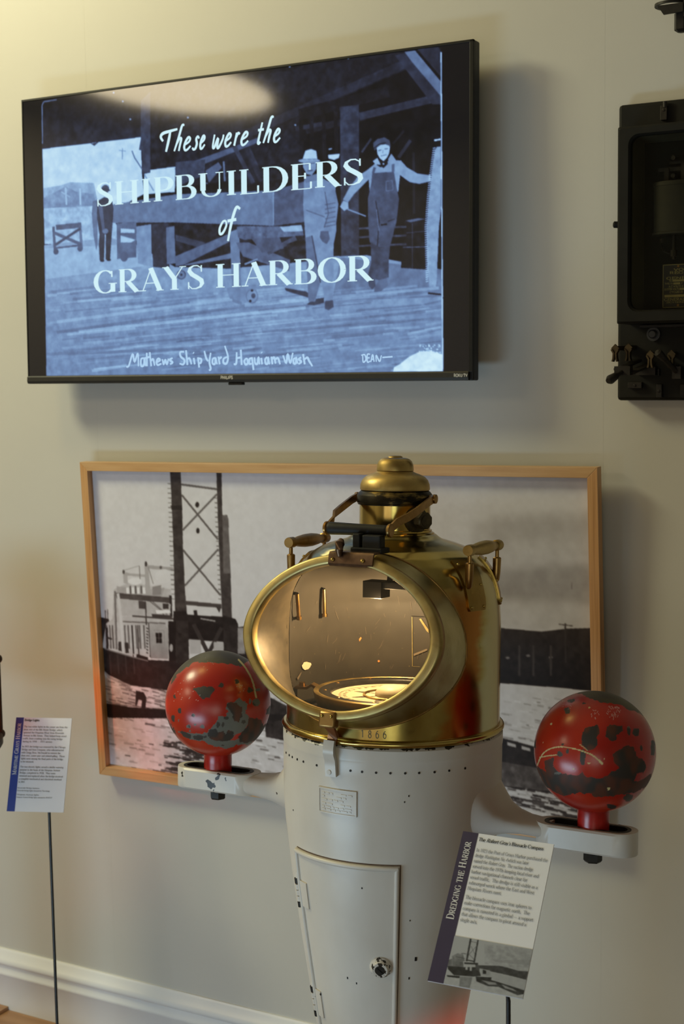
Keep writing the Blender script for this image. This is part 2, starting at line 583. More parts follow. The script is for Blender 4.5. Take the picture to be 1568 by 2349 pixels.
class Canvas:
    """grey-scale drawing; every method takes points already mapped to 0..1 across the print"""
    def __init__(self, w, h, to_uv, base=0.5, ss=2):
        self.w, self.h, self.ss = w * ss, h * ss, ss
        self.a = np.full((self.h, self.w), float(base))
        self.to_uv = to_uv
        self.r = np.random.default_rng(11)

    def P(self, pts):
        uv = self.to_uv(np.asarray(pts, float))
        return uv * [self.w, self.h]

    def poly(self, pts, val, alpha=1.0, tex=0.0, val2=None, raw=False):
        p = pts if raw else self.P(pts)
        x0, y0 = np.floor(p.min(0)).astype(int) - 1
        x1, y1 = np.ceil(p.max(0)).astype(int) + 2
        x0, y0, x1, y1 = max(x0, 0), max(y0, 0), min(x1, self.w), min(y1, self.h)
        if x1 <= x0 or y1 <= y0:
            return
        Y, X = np.mgrid[y0:y1, x0:x1] + 0.5
        m = inside(p, X, Y)
        v = np.full(m.shape, float(val))
        if val2 is not None:
            v = val + (val2 - val) * (Y - y0) / max(1, y1 - y0)
        if tex:
            v = v + tex * 2 * fbm(m.shape[0], m.shape[1], max(2, m.shape[0] // 14), max(2, m.shape[1] // 14), self.r)
        s = self.a[y0:y1, x0:x1]
        s[m] = s[m] * (1 - alpha) + v[m] * alpha

    def line(self, pts, wid, val, alpha=1.0, tex=0.0):
        """poly-line; wid in the same units as pts"""
        pts = np.asarray(pts, float)
        for i in range(len(pts) - 1):
            d = pts[i + 1] - pts[i]
            n = np.array([-d[1], d[0]]) / (np.linalg.norm(d) + 1e-9) * wid / 2
            self.poly([pts[i] + n, pts[i + 1] + n, pts[i + 1] - n, pts[i] - n], val, alpha, tex)

    def oval(self, c, rx, ry, val, alpha=1.0, tex=0.0):
        t = np.linspace(0, 2 * np.pi, 25)[:-1]
        self.poly([(c[0] + rx * math.cos(x), c[1] + ry * math.sin(x)) for x in t], val, alpha, tex)

    def blur(self, k):
        for ax in (0, 1):
            for _ in range(2):
                pad = [(0, 0), (0, 0)]
                pad[ax] = (k, k)
                b = np.cumsum(np.pad(self.a, pad, mode='edge'), axis=ax)
                z = np.zeros_like(np.take(b, [0], ax))
                b = np.concatenate([z, b], ax)
                n = self.a.shape[ax]
                self.a = (np.take(b, range(2 * k + 1, 2 * k + 1 + n), ax) - np.take(b, range(0, n), ax)) / (2 * k + 1)

    def out(self):
        s = self.ss
        return np.clip(self.a.reshape(self.h // s, s, self.w // s, s).mean((1, 3)), 0, 1)


# ------------------------------------------------------------------ lettering: pen-stroke alphabet, cap height 1
def _V(x, y0, y1, w=1.0):
    return [(x, y0, w), (x, y1, w)]


def _H(x0, x1, y, w=0.0):
    return [(x0, y, w), (x1, y, w)]


def _D(x0, y0, x1, y1, w):
    return [(x0, y0, w), (x1, y1, w)]


def _A(cx, cy, rx, ry, a0, a1, k=1.0):
    n = max(6, int(abs(a1 - a0) / 18))
    return [(cx + rx * math.cos(math.radians(a)), cy + ry * math.sin(math.radians(a)), k * abs(math.cos(math.radians(a))) ** 1.3)
            for a in np.linspace(a0, a1, n + 1)]


def _S(x, y, l=0.28):
    return [('s', x - l / 2, x + l / 2, y)]


GL = {
    'A': (.78, [_D(.09, 0, .385, 1, 0), _D(.37, 1, .68, 0, 1), _H(.19, .56, .34), _S(.09, 0, .22), _S(.68, 0, .26)]),
    'B': (.74, [_V(.17, 0, 1), _H(.05, .38, 1), _H(.17, .40, .53), _H(.05, .40, 0), _A(.37, .765, .2, .235, 90, -90), _A(.40, .265, .24, .265, 90, -90)]),
    'C': (.76, [_A(.41, .5, .33, .5, 48, 312), _V(.66, .68, .97, .1)]),
    'D': (.84, [_V(.17, 0, 1), _H(.05, .36, 1), _H(.05, .36, 0), _A(.36, .5, .38, .5, 90, -90)]),
    'E': (.70, [_V(.17, 0, 1), _H(.05, .60, 1), _H(.05, .62, 0), _H(.17, .46, .52), _V(.60, .74, 1, .15), _V(.63, 0, .27, .15), _V(.46, .40, .64, .15)]),
    'F': (.66, [_V(.17, 0, 1), _H(.05, .60, 1), _H(.17, .46, .52), _V(.60, .74, 1, .15), _V(.46, .40, .64, .15), _S(.17, 0)]),
    'G': (.84, [_A(.42, .5, .34, .5, 48, 330), _V(.69, .04, .40, 1), _S(.69, .40, .3), _V(.66, .70, .97, .1)]),
    'H': (.86, [_V(.17, 0, 1), _V(.69, 0, 1), _H(.17, .69, .52), _S(.17, 0), _S(.17, 1), _S(.69, 0), _S(.69, 1)]),
    'I': (.40, [_V(.20, 0, 1), _S(.20, 0), _S(.20, 1)]),
    'K': (.80, [_V(.17, 0, 1), _D(.17, .42, .62, 1, 0), _D(.33, .58, .68, 0, 1), _S(.17, 0), _S(.17, 1), _S(.62, 1, .22), _S(.68, 0, .24)]),
    'L': (.66, [_V(.17, 0, 1), _S(.17, 1), _H(.05, .60, 0), _V(.60, 0, .30, .15)]),
    'M': (.98, [_V(.13, 0, 1, 0), _D(.13, 1, .49, .06, 1), _D(.49, .06, .83, 1, 0), _V(.83, 0, 1, 1), _S(.13, 0, .22), _S(.83, 0), _S(.10, 1, .16), _S(.86, 1, .2)]),
    'N': (.84, [_V(.14, 0, 1, 0), _D(.14, 1, .69, 0, 1), _V(.69, 0, 1, 0), _S(.14, 0, .22), _S(.69, 1, .24), _S(.11, 1, .18)]),
    'O': (.84, [_A(.42, .5, .34, .5, 0, 360)]),
    'P': (.68, [_V(.17, 0, 1), _H(.05, .36, 1), _H(.17, .36, .45), _A(.36, .725, .24, .275, 90, -90), _S(.17, 0)]),
    'Q': (.84, [_A(.42, .5, .34, .5, 0, 360), _D(.45, .1, .72, -.2, .8)]),
    'R': (.78, [_V(.17, 0, 1), _H(.05, .36, 1), _H(.17, .38, .47), _A(.36, .735, .23, .265, 90, -90), _D(.36, .47, .68, 0, 1), _S(.17, 0), _S(.70, 0, .18)]),
    'S': (.62, [[(.51, .78, .0), (.49, .90, .0), (.38, .99, .1), (.25, .99, .15), (.13, .90, .45), (.11, .77, .85), (.20, .62, 1), (.36, .49, 1), (.50, .36, 1), (.53, .22, .8), (.47, .08, .4), (.33, .01, .1), (.19, .01, .05), (.09, .14, 0), (.08, .30, 0)], _V(.51, .72, 1, .05), _V(.08, .0, .28, .05)]),
    'T': (.72, [_V(.36, 0, 1), _H(.05, .67, 1), _V(.06, .74, 1, .12), _V(.66, .74, 1, .12), _S(.36, 0)]),
    'U': (.84, [_V(.17, .28, 1), _A(.43, .28, .26, .27, 180, 360, .6), _V(.69, .28, 1, 0), _S(.17, 1), _S(.69, 1, .24)]),
    'V': (.76, [_D(.09, 1, .39, 0, 1), _D(.39, 0, .67, 1, 0), _S(.09, 1, .24), _S(.67, 1, .2)]),
    'W': (1.0, [_D(.08, 1, .30, 0, 1), _D(.30, 0, .50, .95, 0), _D(.48, 1, .70, 0, 1), _D(.70, 0, .92, 1, 0), _S(.08, 1, .2), _S(.92, 1, .2), _S(.48, 1, .2)]),
    'Y': (.76, [_D(.09, 1, .39, .46, 1), _D(.39, .46, .67, 1, 0), _V(.38, 0, .48), _S(.09, 1, .24), _S(.67, 1, .22), _S(.38, 0)]),
    'a': (.48, [_A(.22, .18, .15, .17, 0, 360, .8), _V(.37, .04, .46, .9), _A(.23, .46, .14, .19, 0, 160, .7), _H(.37, .46, .03, .3)]),
    'b': (.54, [_V(.12, 0, 1, .9), _A(.30, .32, .19, .33, 0, 360, .8), _S(.08, 1, .1)]),
    'c': (.46, [_A(.27, .32, .20, .33, 50, 318)]),
    'd': (.55, [_A(.25, .32, .19, .33, 0, 360, .8), _V(.43, 0, 1, .9), _S(.39, 1, .1), _S(.47, 0, .1)]),
    'e': (.47, [_A(.26, .32, .20, .33, 5, 318), _H(.07, .45, .36)]),
    'f': (.34, [_V(.15, 0, .80, .9), _A(.27, .80, .12, .2, 180, 30, .7), _H(.03, .30, .64), _S(.15, 0, .22)]),
    'g': (.50, [_A(.23, .43, .16, .22, 0, 360, .8), _A(.24, -.14, .20, .15, 0, 360, .6), _D(.16, .22, .18, .02, .2), _H(.18, .36, .03, .5), _H(.36, .48, .62, .1)]),
    'h': (.55, [_V(.12, 0, 1, .9), _A(.28, .44, .15, .21, 180, 0, .5), _V(.43, 0, .44, .9), _S(.12, 0, .2), _S(.43, 0, .2), _S(.08, 1, .1)]),
    'i': (.28, [_V(.14, 0, .64, .9), _A(.14, .88, .035, .035, 0, 360), _S(.14, 0, .2), _S(.10, .64, .1)]),
    'j': (.28, [_V(.16, -.2, .64, .9), _A(.16, .88, .035, .035, 0, 360), _A(.06, -.2, .1, .1, 0, -120, .5)]),
    'k': (.54, [_V(.12, 0, 1, .9), _D(.12, .28, .42, .64, 0), _D(.22, .40, .46, 0, .9), _S(.12, 0, .2), _S(.46, 0, .16), _S(.42, .64, .16)]),
    'l': (.28, [_V(.14, 0, 1, .9), _S(.14, 0, .2), _S(.10, 1, .1)]),
    'm': (.84, [_V(.12, 0, .64, .9), _A(.27, .44, .14, .21, 180, 0, .5), _V(.41, 0, .44, .9), _A(.56, .44, .15, .21, 180, 0, .5), _V(.71, 0, .44, .9), _S(.12, 0, .2), _S(.41, 0, .2), _S(.71, 0, .2)]),
    'n': (.56, [_V(.12, 0, .64, .9), _A(.28, .44, .15, .21, 180, 0, .5), _V(.43, 0, .44, .9), _S(.12, 0, .2), _S(.43, 0, .2)]),
    'o': (.52, [_A(.26, .32, .20, .33, 0, 360)]),
    'p': (.54, [_V(.12, -.3, .64, .9), _A(.30, .32, .19, .33, 0, 360, .8), _S(.12, -.3, .2)]),
    'q': (.54, [_V(.43, -.3, .64, .9), _A(.25, .32, .19, .33, 0, 360, .8), _S(.43, -.3, .2)]),
    'r': (.40, [_V(.12, 0, .64, .9), _A(.26, .46, .13, .18, 180, 45, .4), _A(.34, .57, .03, .03, 0, 360), _S(.12, 0, .22)]),
    's': (.40, [[(.31, .52, .2), (.25, .63, .3), (.14, .63, .4), (.09, .50, .8), (.18, .36, 1), (.29, .26, 1), (.31, .12, .7), (.22, .01, .3), (.12, .01, .2), (.06, .14, .1)]]),
    't': (.34, [_V(.14, .1, .82, .9), _A(.24, .12, .10, .12, 180, 320, .7), _H(.03, .28, .63)]),
    'u': (.56, [_V(.12, .2, .64, .9), _A(.27, .2, .15, .2, 180, 360, .5), _V(.42, 0, .64, .9), _S(.08, .64, .1), _S(.38, .64, .1)]),
    'v': (.50, [_D(.07, .64, .26, 0, .9), _D(.26, 0, .44, .64, 0), _S(.07, .64, .16), _S(.44, .64, .14)]),
    'w': (.72, [_D(.06, .64, .22, 0, .9), _D(.22, 0, .36, .6, 0), _D(.35, .64, .50, 0, .9), _D(.50, 0, .66, .64, 0), _S(.06, .64, .14), _S(.66, .64, .14)]),
    'x': (.52, [_D(.08, .64, .44, 0, .9), _D(.44, .64, .08, 0, 0), _S(.08, 0, .14), _S(.44, 0, .14)]),
    'y': (.50, [_D(.07, .64, .27, 0, .9), _D(.27, 0, .44, .64, 0), _D(.27, 0, .16, -.28, .1), _S(.07, .64, .16), _S(.44, .64, .14)]),
    'z': (.46, [_H(.06, .40, .64), _D(.40, .64, .06, 0, .9), _H(.06, .42, 0)]),
    '0': (.52, [_A(.26, .5, .19, .5, 0, 360)]),
    '1': (.52, [_V(.27, 0, 1), _D(.12, .86, .27, 1, 0), _S(.27, 0, .26)]),
    '2': (.52, [_A(.25, .73, .17, .26, 160, -40), _D(.39, .57, .08, .03, .3), _H(.07, .46, .03, .7)]),
    '3': (.52, [_A(.23, .76, .16, .23, 150, -90), _A(.23, .27, .20, .27, 90, -150)]),
    '4': (.52, [_V(.34, 0, 1), _D(.34, 1, .05, .3, 0), _H(.05, .48, .28, .2)]),
    '5': (.52, [_V(.12, .55, 1, .1), _H(.12, .44, .97, .7), _A(.22, .32, .22, .32, 110, -150)]),
    '6': (.52, [_A(.27, .32, .19, .32, 0, 360), _A(.43, .4, .36, .58, 100, 178)]),
    '7': (.52, [_H(.07, .46, .95, .6), _D(.46, .95, .2, 0, .6)]),
    '8': (.52, [_A(.26, .76, .15, .23, 0, 360), _A(.26, .26, .19, .27, 0, 360)]),
    '9': (.52, [_A(.25, .67, .19, .32, 0, 360), _A(.09, .6, .36, .6, -80, 0)]),
    '.': (.26, [_A(.12, .04, .04, .05, 0, 360)]),
    ',': (.26, [_A(.12, .04, .04, .05, 0, 360), _D(.15, .02, .09, -.15, .1)]),
    "'": (.22, [_D(.12, 1, .09, .76, .6)]),
    '-': (.36, [_H(.06, .30, .32, .5)]),
    '_': (.96, [_H(.04, .92, .32, 0)]),
    '&': (.78, [_A(.32, .77, .15, .22, 0, 360), _A(.3, .27, .24, .28, 60, 300), _D(.2, .68, .68, 0, 1)]),
    ' ': (.30, []),
}


def stroke_quads(pts):
    """pts = [(x, y, width)] -> outline strip as quads"""
    P = np.array([p[:2] for p in pts], float)
    W = np.array([p[2] for p in pts], float) / 2
    L, R = [], []
    for i in range(len(P)):
        d = P[min(i + 1, len(P) - 1)] - P[max(i - 1, 0)]
        n = np.array([-d[1], d[0]]) / (np.linalg.norm(d) + 1e-9)
        L.append(P[i] + n * W[i])
        R.append(P[i] - n * W[i])
    return [[L[i], L[i + 1], R[i + 1], R[i]] for i in range(len(P) - 1)]


def text_quads(txt, thick=0.14, hair=0.04, slant=0.0, sans=False, track=0.0):
    """quads for a line of text, cap height 1, baseline 0, and its length"""
    q, x = [], 0.0
    for ch in txt:
        if ch not in GL:
            ch = ' '
        adv, st = GL[ch]
        for s in st:
            if s and s[0][0] == 's':
                if sans:
                    continue
                _, a, b, y = s[0]
                yy = y - hair / 2 if y > .5 else y + hair / 2
                pts = [(a, yy, hair), (b, yy, hair)]
            elif sans:
                pts = [(p[0], p[1], thick) for p in s]
            else:
                pts = [(p[0], p[1], hair + (thick - hair) * p[2]) for p in s]
            for quad in stroke_quads(pts):
                q.append([(p[0] + x + slant * p[1], p[1]) for p in quad])
        x += adv + track
    return q, x


def smooth_path(pts, n=6):
    P = np.array(pts, float)
    if len(P) < 3:
        return P
    Q = np.vstack([2 * P[0] - P[1], P, 2 * P[-1] - P[-2]])
    out = []
    for i in range(1, len(Q) - 2):
        for t in np.linspace(0, 1, n, endpoint=False):
            a, b, c, d = Q[i - 1], Q[i], Q[i + 1], Q[i + 2]
            out.append(0.5 * (2 * b + (c - a) * t + (2 * a - 5 * b + 4 * c - d) * t * t + (3 * b - a - 3 * c + d) * t ** 3))
    out.append(P[-1])
    return np.array(out)


def put_quads(mb, quads, place, mi):
    for q in quads:
        mb.add([place(p) for p in q], [(0, 1, 2, 3)], mi)


def put_text(mb, txt, place, x, y, h, mi, fit=None, xscale=1.0, **kw):
    """write txt with its baseline at (x, y) and cap height h; fit = wanted length"""
    q, L = text_quads(txt, **kw)
    sx = (fit / L) if fit else h * xscale
    put_quads(mb, [[(x + p[0] * sx, y + p[1] * h) for p in k] for k in q], place, mi)
    return L * sx


def ray(px, py):
    return CF + CR * (px - 784.0) / CAM_F - CU * (py - 1174.5) / CAM_F


def plane_uv(o, u, v, pts):
    """where the photograph's points fall on a flat print with origin o and axes u, v (metres)"""
    n = np.cross(u, v)
    out = []
    for px, py in np.asarray(pts, float):
        d = ray(px, py)
        q = CAM_LOC + d * ((o - CAM_LOC) @ n) / (d @ n) - o
        out.append((q @ u, q @ v))
    return np.array(out)


# ================================================================== the room
def panel(name, lo, hi, mat):
    return structure(MB().box(lo, hi).build(name, mat, smooth=False))


panel('floor', (-6.0, -6.2, -0.12), (3.2, 0.12, 0.0), M['floor'])
panel('ceiling', (-6.0, -6.2, 3.40), (3.2, 0.12, 3.52), M['ceiling'])
panel('wall_back', (-6.0, 0.0, 0.0), (3.2, 0.12, 3.40), M['wall'])
panel('wall_left', (-6.12, -6.2, 0.0), (-6.0, 0.12, 3.40), M['wall'])
panel('wall_right', (3.2, -6.2, 0.0), (3.32, 0.12, 3.40), M['wall'])
WX0, WX1, WZ0, WZ1 = -1.8, 0.6, 0.10, 1.85
w = MB()
w.box((-6.0, -6.2, 0), (WX0, -6.08, 3.4)).box((WX1, -6.2, 0), (3.2, -6.08, 3.4))
w.box((WX0, -6.2, 0), (WX1, -6.08, WZ0)).box((WX0, -6.2, WZ1), (WX1, -6.08, 3.4))
structure(w.build('wall_front', M['wall'], smooth=False))
w = MB()
for a, b in (((WX0, WZ0), (WX0 + .07, WZ1)), ((WX1 - .07, WZ0), (WX1, WZ1)), ((WX0, WZ0), (WX1, WZ0 + .07)), ((WX0, WZ1 - .07), (WX1, WZ1)),
             ((-0.63, WZ0), (-0.57, WZ1)), ((WX0, 0.95), (WX1, 1.00))):
    w.box((a[0], -6.16, a[1]), (b[0], -6.06, b[1]), 0)
w.box((WX0 + .02, -6.135, WZ0 + .02), (WX1 - .02, -6.125, WZ1 - .02), 1)
structure(w.build('window_1', [M['trim'], M['daylight']], smooth=False))
# paint-covered board joints on the wall
panel('trim_1', (-0.8891, -0.0001, 0.157), (-0.8882, 0.001, 3.40), M['wall'])
panel('trim_2', (-2.1062, -0.0001, 0.157), (-2.1053, 0.001, 3.40), M['wall'])
# baseboard with a moulded cap
bp = [(0.0, 0.0), (-0.016, 0.0), (-0.016, 0.090), (-0.0185, 0.093), (-0.0185, 0.099), (-0.016, 0.102), (-0.016, 0.118), (-0.020, 0.121),
      (-0.021, 0.128), (-0.017, 0.136), (-0.010, 0.143), (-0.008, 0.152), (-0.004, 0.157), (0.0, 0.157)]
structure(MB().rings([[(x, p[0], p[1]) for p in bp] for x in (-6.0, 3.2)]).build('baseboard_back', M['trim'], angle=50))

# ================================================================== television
TVW, TVH, TILT = 1.11198, 0.63852, -0.019935
TO = np.array([-2.22977, -0.091, 1.57839])
TU, TV_ = np.array([1.0, 0, 0]), np.array([0, -math.sin(TILT), math.cos(TILT)])
TN = np.cross(TU, TV_)


def basis(o, x, y, z):
    return Matrix(((x[0], y[0], z[0], o[0]), (x[1], y[1], z[1], o[1]), (x[2], y[2], z[2], o[2]), (0, 0, 0, 1)))


tv = root('television', 'wall-mounted flat television showing a bluish old shipyard photograph with white titles', 'television',
          basis(TO, TU, -TN, TV_))
c = MB()
c.box((0.0, 0.004, 0.0), (TVW, 0.030, TVH))
c.rings([[(0.10, .030, .05), (1.01, .030, .05), (1.01, .030, .52), (0.10, .030, .52)], [(0.16, .062, .09), (0.95, .062, .09), (0.95, .062, .45), (0.16, .062, .45)]])
c.build('back_shell', M['tvblack'], tv, smooth=False, bevel=0.003)
c = MB()
for lo, hi in (((0, 0, 0.016), (0.0042, 0.006, TVH)), ((TVW - .0085, 0, 0.016), (TVW, 0.006, TVH)), ((0, 0, TVH - .0055), (TVW, 0.006, TVH))):
    c.box(lo, hi)
c.build('bezel', M['tvblack'], tv, smooth=False, bevel=0.0012)
c = MB()
c.rings([[(x, 0.006, 0), (x, -0.0005, 0.001), (x, -0.0022, 0.006), (x, -0.0018, 0.0150), (x, 0.0, 0.0178), (x, 0.006, 0.0178)] for x in (0.0, TVW - .0085)])
put_text(c, 'PHILIPS', lambda p: (p[0], -0.0026, p[1]), 0.5335, 0.0072, 0.0062, 1, fit=0.031, thick=0.24, sans=True)
put_text(c, 'ROKU TV', lambda p: (p[0], -0.0026, p[1]), 1.0735, 0.0072, 0.0056, 1, fit=0.029, thick=0.22, sans=True)
c.build('lower_bar', [M['tvbar'], M['tvlogo']], tv, smooth=False)
MB().box((0.549, 0.003, -0.0055), (0.583, 0.016, 0.0)).build('infrared_receiver', M['tvblack'], tv, smooth=False, bevel=0.001)
c = MB()
c.box((0.40, 0.060, 0.10), (0.72, 0.072, 0.42)).box((0.42, 0.070, 0.12), (0.70, 0.0815, 0.40))
c.build('wall_bracket', M['iron'], tv, smooth=False)

# ---- the picture on its screen
SX0, SX1, SZ0, SZ1 = 0.0042, TVW - 0.0085, 0.0178, TVH - 0.0055


def tv_uv(pts):
    q = plane_uv(TO, TU, TV_, pts)
    return np.stack([(q[:, 0] - SX0) / (SX1 - SX0), (SZ1 - q[:, 1]) / (SZ1 - SZ0)], 1)


cv = Canvas(800, 450, tv_uv, 0.0)
W = cv
frame_px = [(95, 231), (1011, 109), (1015, 851), (106, 862)]
W.poly(frame_px, 0.17, tex=.08)
# shed roof, sky, far bank
W.poly([(95, 231), (330, 199), (330, 330), (96, 366)], 0.15, tex=.05, val2=0.27)
W.poly([(97, 342), (322, 315), (325, 400), (330, 445), (262, 480), (100, 480)], 0.80, tex=.02)
W.poly([(208, 330), (226, 326), (216, 335)], 0.3)
W.poly([(330, 388), (402, 380), (404, 440), (330, 446)], 0.80)
W.poly([(99, 432), (140, 425), (160, 418), (215, 420), (225, 470), (262, 478), (100, 500)], 0.66, tex=.08)
W.poly([(99, 455), (150, 428), (175, 440), (215, 445), (222, 480), (100, 490)], 0.58, tex=.08)
W.poly([(100, 478), (262, 470), (300, 500), (310, 560), (102, 560)], 0.70, tex=.10)
W.line([(150, 430), (152, 470)], 4, 0.72); W.line([(183, 432), (184, 470)], 4, 0.74); W.line([(140, 440), (160, 452)], 3, 0.7)
W.line([(272, 345), (288, 347)], 1.6, 0.6); W.line([(280, 340), (280, 366)], 2, 0.58); W.line([(302, 346), (308, 362), (325, 388)], 3, 0.5)
W.line([(330, 400), (352, 438)], 3, 0.6)
# shed posts and dark interior
W.poly([(322, 232), (344, 210), (344, 396), (326, 400), (324, 345), (318, 344), (322, 320)], 0.31, tex=.05)
W.poly([(344, 210), (500, 180), (690, 160), (690, 405), (400, 445), (404, 382), (344, 390)], 0.20, tex=.07)
W.poly([(690, 160), (1011, 109), (1013, 620), (830, 590), (690, 560)], 0.10, tex=.05)
W.poly([(400, 386), (590, 316), (594, 326), (404, 402)], 0.40, tex=.06)
W.poly([(402, 372), (470, 366), (468, 402), (400, 430)], 0.33, tex=.06)
W.poly([(470, 392), (500, 372), (508, 384), (478, 420)], 0.42, tex=.05); W.line([(512, 370), (515, 424)], 4, 0.5)
W.line([(536, 336), (580, 420)], 10, 0.30, tex=.06); W.line([(566, 340), (600, 415)], 14, 0.26, tex=.08)
W.line([(472, 420), (490, 434)], 3, 0.55)
W.poly([(690, 150), (930, 118), (930, 160), (580, 316), (572, 302)], 0.19, tex=.05)
W.line([(568, 306), (925, 148)], 20, 0.245, tex=.05); W.line([(690, 262), (890, 210)], 26, 0.17, tex=.05)
W.line([(700, 300), (835, 268)], 16, 0.20, tex=.05); W.line([(676, 296), (740, 284)], 10, 0.26)
for x in (688, 712, 740, 768):
    W.line([(x, 250), (x + 4, 380)], 9, 0.155, tex=.06)
W.poly([(778, 246), (822, 240), (822, 586), (781, 588)], 0.29, tex=.08)
W.line([(822, 268), (1005, 224)], 18, 0.28, tex=.05)
W.poly([(926, 120), (950, 116), (1010, 188), (1010, 232)], 0.48, tex=.05)
W.poly([(904, 128), (926, 122), (1010, 222), (1010, 240), (990, 240)], 0.27, tex=.04)
W.poly([(955, 113), (1004, 108), (1010, 120), (1010, 178)], 0.24, tex=.05)
W.line([(828, 350), (850, 318)], 5, 0.30); W.line([(912, 362), (940, 322)], 8, 0.26); W.line([(947, 350), (948, 490)], 6, 0.20)
W.line([(900, 330), (925, 300)], 5, 0.2)
W.poly([(751, 355), (778, 353), (776, 362), (765, 367), (752, 364)], 0.80); W.line([(752, 343), (760, 341)], 3, 0.7)
for x, y in ((676, 287), (663, 153), (797, 134), (281, 233), (260, 213), (430, 270), (298, 274)):
    W.oval((x, y), 2.2, 2.2, 0.66)
# ground
W.poly([(101, 562), (250, 545), (310, 560), (400, 600), (520, 596), (700, 590), (840, 585), (1013, 618), (1015, 851), (106, 862)], 0.63, tex=.05, val2=0.55)
W.poly([(780, 590), (1013, 618), (1015, 680), (760, 690)], 0.50, tex=.06)
W.poly([(102, 570), (300, 560), (330, 610), (106, 640)], 0.72, alpha=.6, tex=.05)
rr = np.random.default_rng(5)
for _ in range(420):
    y = rr.uniform(668, 850)
    x = rr.uniform(106, 985)
    L = rr.uniform(25, 160)
    W.line([(x, y), (min(x + L, 1010), y - L * 0.095 + rr.uniform(-2, 2))], rr.uniform(1.5, 6.5), rr.choice([0.72, 0.78, 0.43, 0.38, 0.5, 0.6]), rr.uniform(.12, .42))
for x0, y0, x1, y1, v in ((130, 738, 560, 682, .74), (180, 760, 700, 705, .80), (130, 762, 640, 690, .42), (560, 700, 1005, 660, .74), (105, 812, 420, 800, .44), (600, 760, 1010, 730, .45), (210, 850, 290, 838, .76)):
    W.line([(x0, y0), (x1, y1)], 7, v, .45)
# timber and trestles
W.poly([(264, 512), (310, 508), (626, 514), (698, 508), (700, 600), (520, 616), (400, 612), (310, 560)], 0.20, tex=.10)
W.poly([(252, 470), (400, 446), (626, 437), (626, 518), (400, 510), (256, 511)], 0.50, tex=.05)
W.poly([(626, 437), (696, 416), (698, 509), (626, 518)], 0.40, tex=.05)
W.line([(626, 438), (626, 516)], 2, 0.62)
W.poly([(400, 446), (540, 430), (560, 410), (400, 432)], 0.14, tex=.05)
W.poly([(310, 520), (346, 514), (348, 612), (316, 604)], 0.58, tex=.04)
W.poly([(347, 514), (386, 512), (388, 616), (350, 612)], 0.27, tex=.06)
W.poly([(380, 522), (399, 518), (402, 604), (382, 606)], 0.47, tex=.04)
W.poly([(402, 538), (470, 556), (462, 570), (402, 552)], 0.32, tex=.04)
W.poly([(400, 588), (524, 536), (530, 552), (420, 608), (402, 610)], 0.44, tex=.05)
W.poly([(425, 606), (530, 580), (534, 592), (420, 610)], 0.48, tex=.04)
W.poly([(526, 532), (547, 524), (554, 700), (532, 692)], 0.52, tex=.04)
W.poly([(542, 520), (560, 518), (690, 520), (696, 540), (560, 550), (545, 545)], 0.42, tex=.12)
W.poly([(640, 520), (690, 516), (694, 530), (650, 532)], 0.66, tex=.06)
W.poly([(540, 556), (570, 556), (664, 596), (662, 622), (556, 588)], 0.43, tex=.05)
W.line([(612, 580), (678, 546)], 12, 0.36, tex=.08); W.line([(560, 606), (590, 594)], 4, 0.6)
W.poly([(576, 548), (640, 544), (650, 570), (600, 580)], 0.38, tex=.06)
W.poly([(656, 560), (700, 544), (704, 600), (666, 600)], 0.2, tex=.14)
W.poly([(518, 660), (586, 652), (590, 684), (560, 694), (526, 684)], 0.55, tex=.05)
W.oval((577, 679), 14, 17, 0.50); W.oval((577, 679), 12, 14, 0.58); W.oval((580, 678), 5, 6, 0.35); W.oval((577, 666), 3, 3, .22); W.oval((573, 690), 3, 3, .22)
W.oval((415, 630), 11, 11, 0.40); W.oval((415, 630), 8, 8, 0.52); W.oval((415, 630), 3, 3, 0.3)
W.poly([(652, 660), (700, 668), (716, 678), (712, 684), (664, 670), (654, 666)], 0.30, tex=.04)
W.oval((714, 664), 5, 12, 0.3)
# the small trolley and the far figures
W.line([(122, 520), (126, 578)], 6, 0.40); W.line([(183, 514), (187, 572)], 6, 0.48)
W.line([(128, 522), (186, 516)], 12, 0.42, tex=.06); W.line([(124, 534), (187, 561)], 7, 0.42); W.line([(184, 524), (126, 562)], 6, 0.36)
W.line([(126, 569), (187, 562)], 4, 0.4); W.oval((128, 577), 6, 7, 0.38); W.oval((183, 570), 6, 7, 0.42)
W.poly([(267, 512), (312, 508), (312, 590), (268, 594)], 0.44, tex=.05); W.poly([(276, 524), (308, 526), (308, 534), (276, 534)], .74)
W.poly([(276, 540), (310, 550), (300, 556), (276, 556)], .72); W.oval((284, 588), 9, 12, 0.42)
W.poly([(212, 462), (222, 458), (224, 560), (220, 574), (214, 540), (210, 490)], 0.48, tex=.04)
W.oval((241, 434), 9, 10, 0.36); W.line([(232, 432), (252, 437)], 3, 0.3)
W.poly([(222, 462), (238, 452), (256, 456), (260, 480), (256, 535), (228, 540), (222, 500)], 0.31, tex=.03)
W.poly([(228, 534), (240, 536), (238, 596), (228, 597), (226, 560)], 0.30); W.poly([(242, 534), (256, 533), (252, 594), (242, 595)], 0.29)
W.oval((241, 530), 7, 6, 0.5); W.oval((234, 598), 5, 2.5, 0.24); W.oval((249, 596), 5, 2.5, 0.24)
W.poly([(224, 470), (234, 470), (240, 526), (234, 528)], 0.42)
# barrels, planks by the doorway
W.poly([(926, 508), (940, 502), (978, 500), (978, 618), (918, 614), (922, 566)], 0.15, tex=.05)
W.line([(922, 567), (978, 566)], 2, .45); W.line([(944, 512), (944, 614)], 1.6, .36); W.line([(930, 534), (978, 530)], 1.6, .36)
W.poly([(928, 506), (958, 500), (976, 502), (940, 510)], 0.42)
for y in (520, 540, 560):
    W.line([(822, y + 4), (930, y)], 5, 0.33, tex=.1)
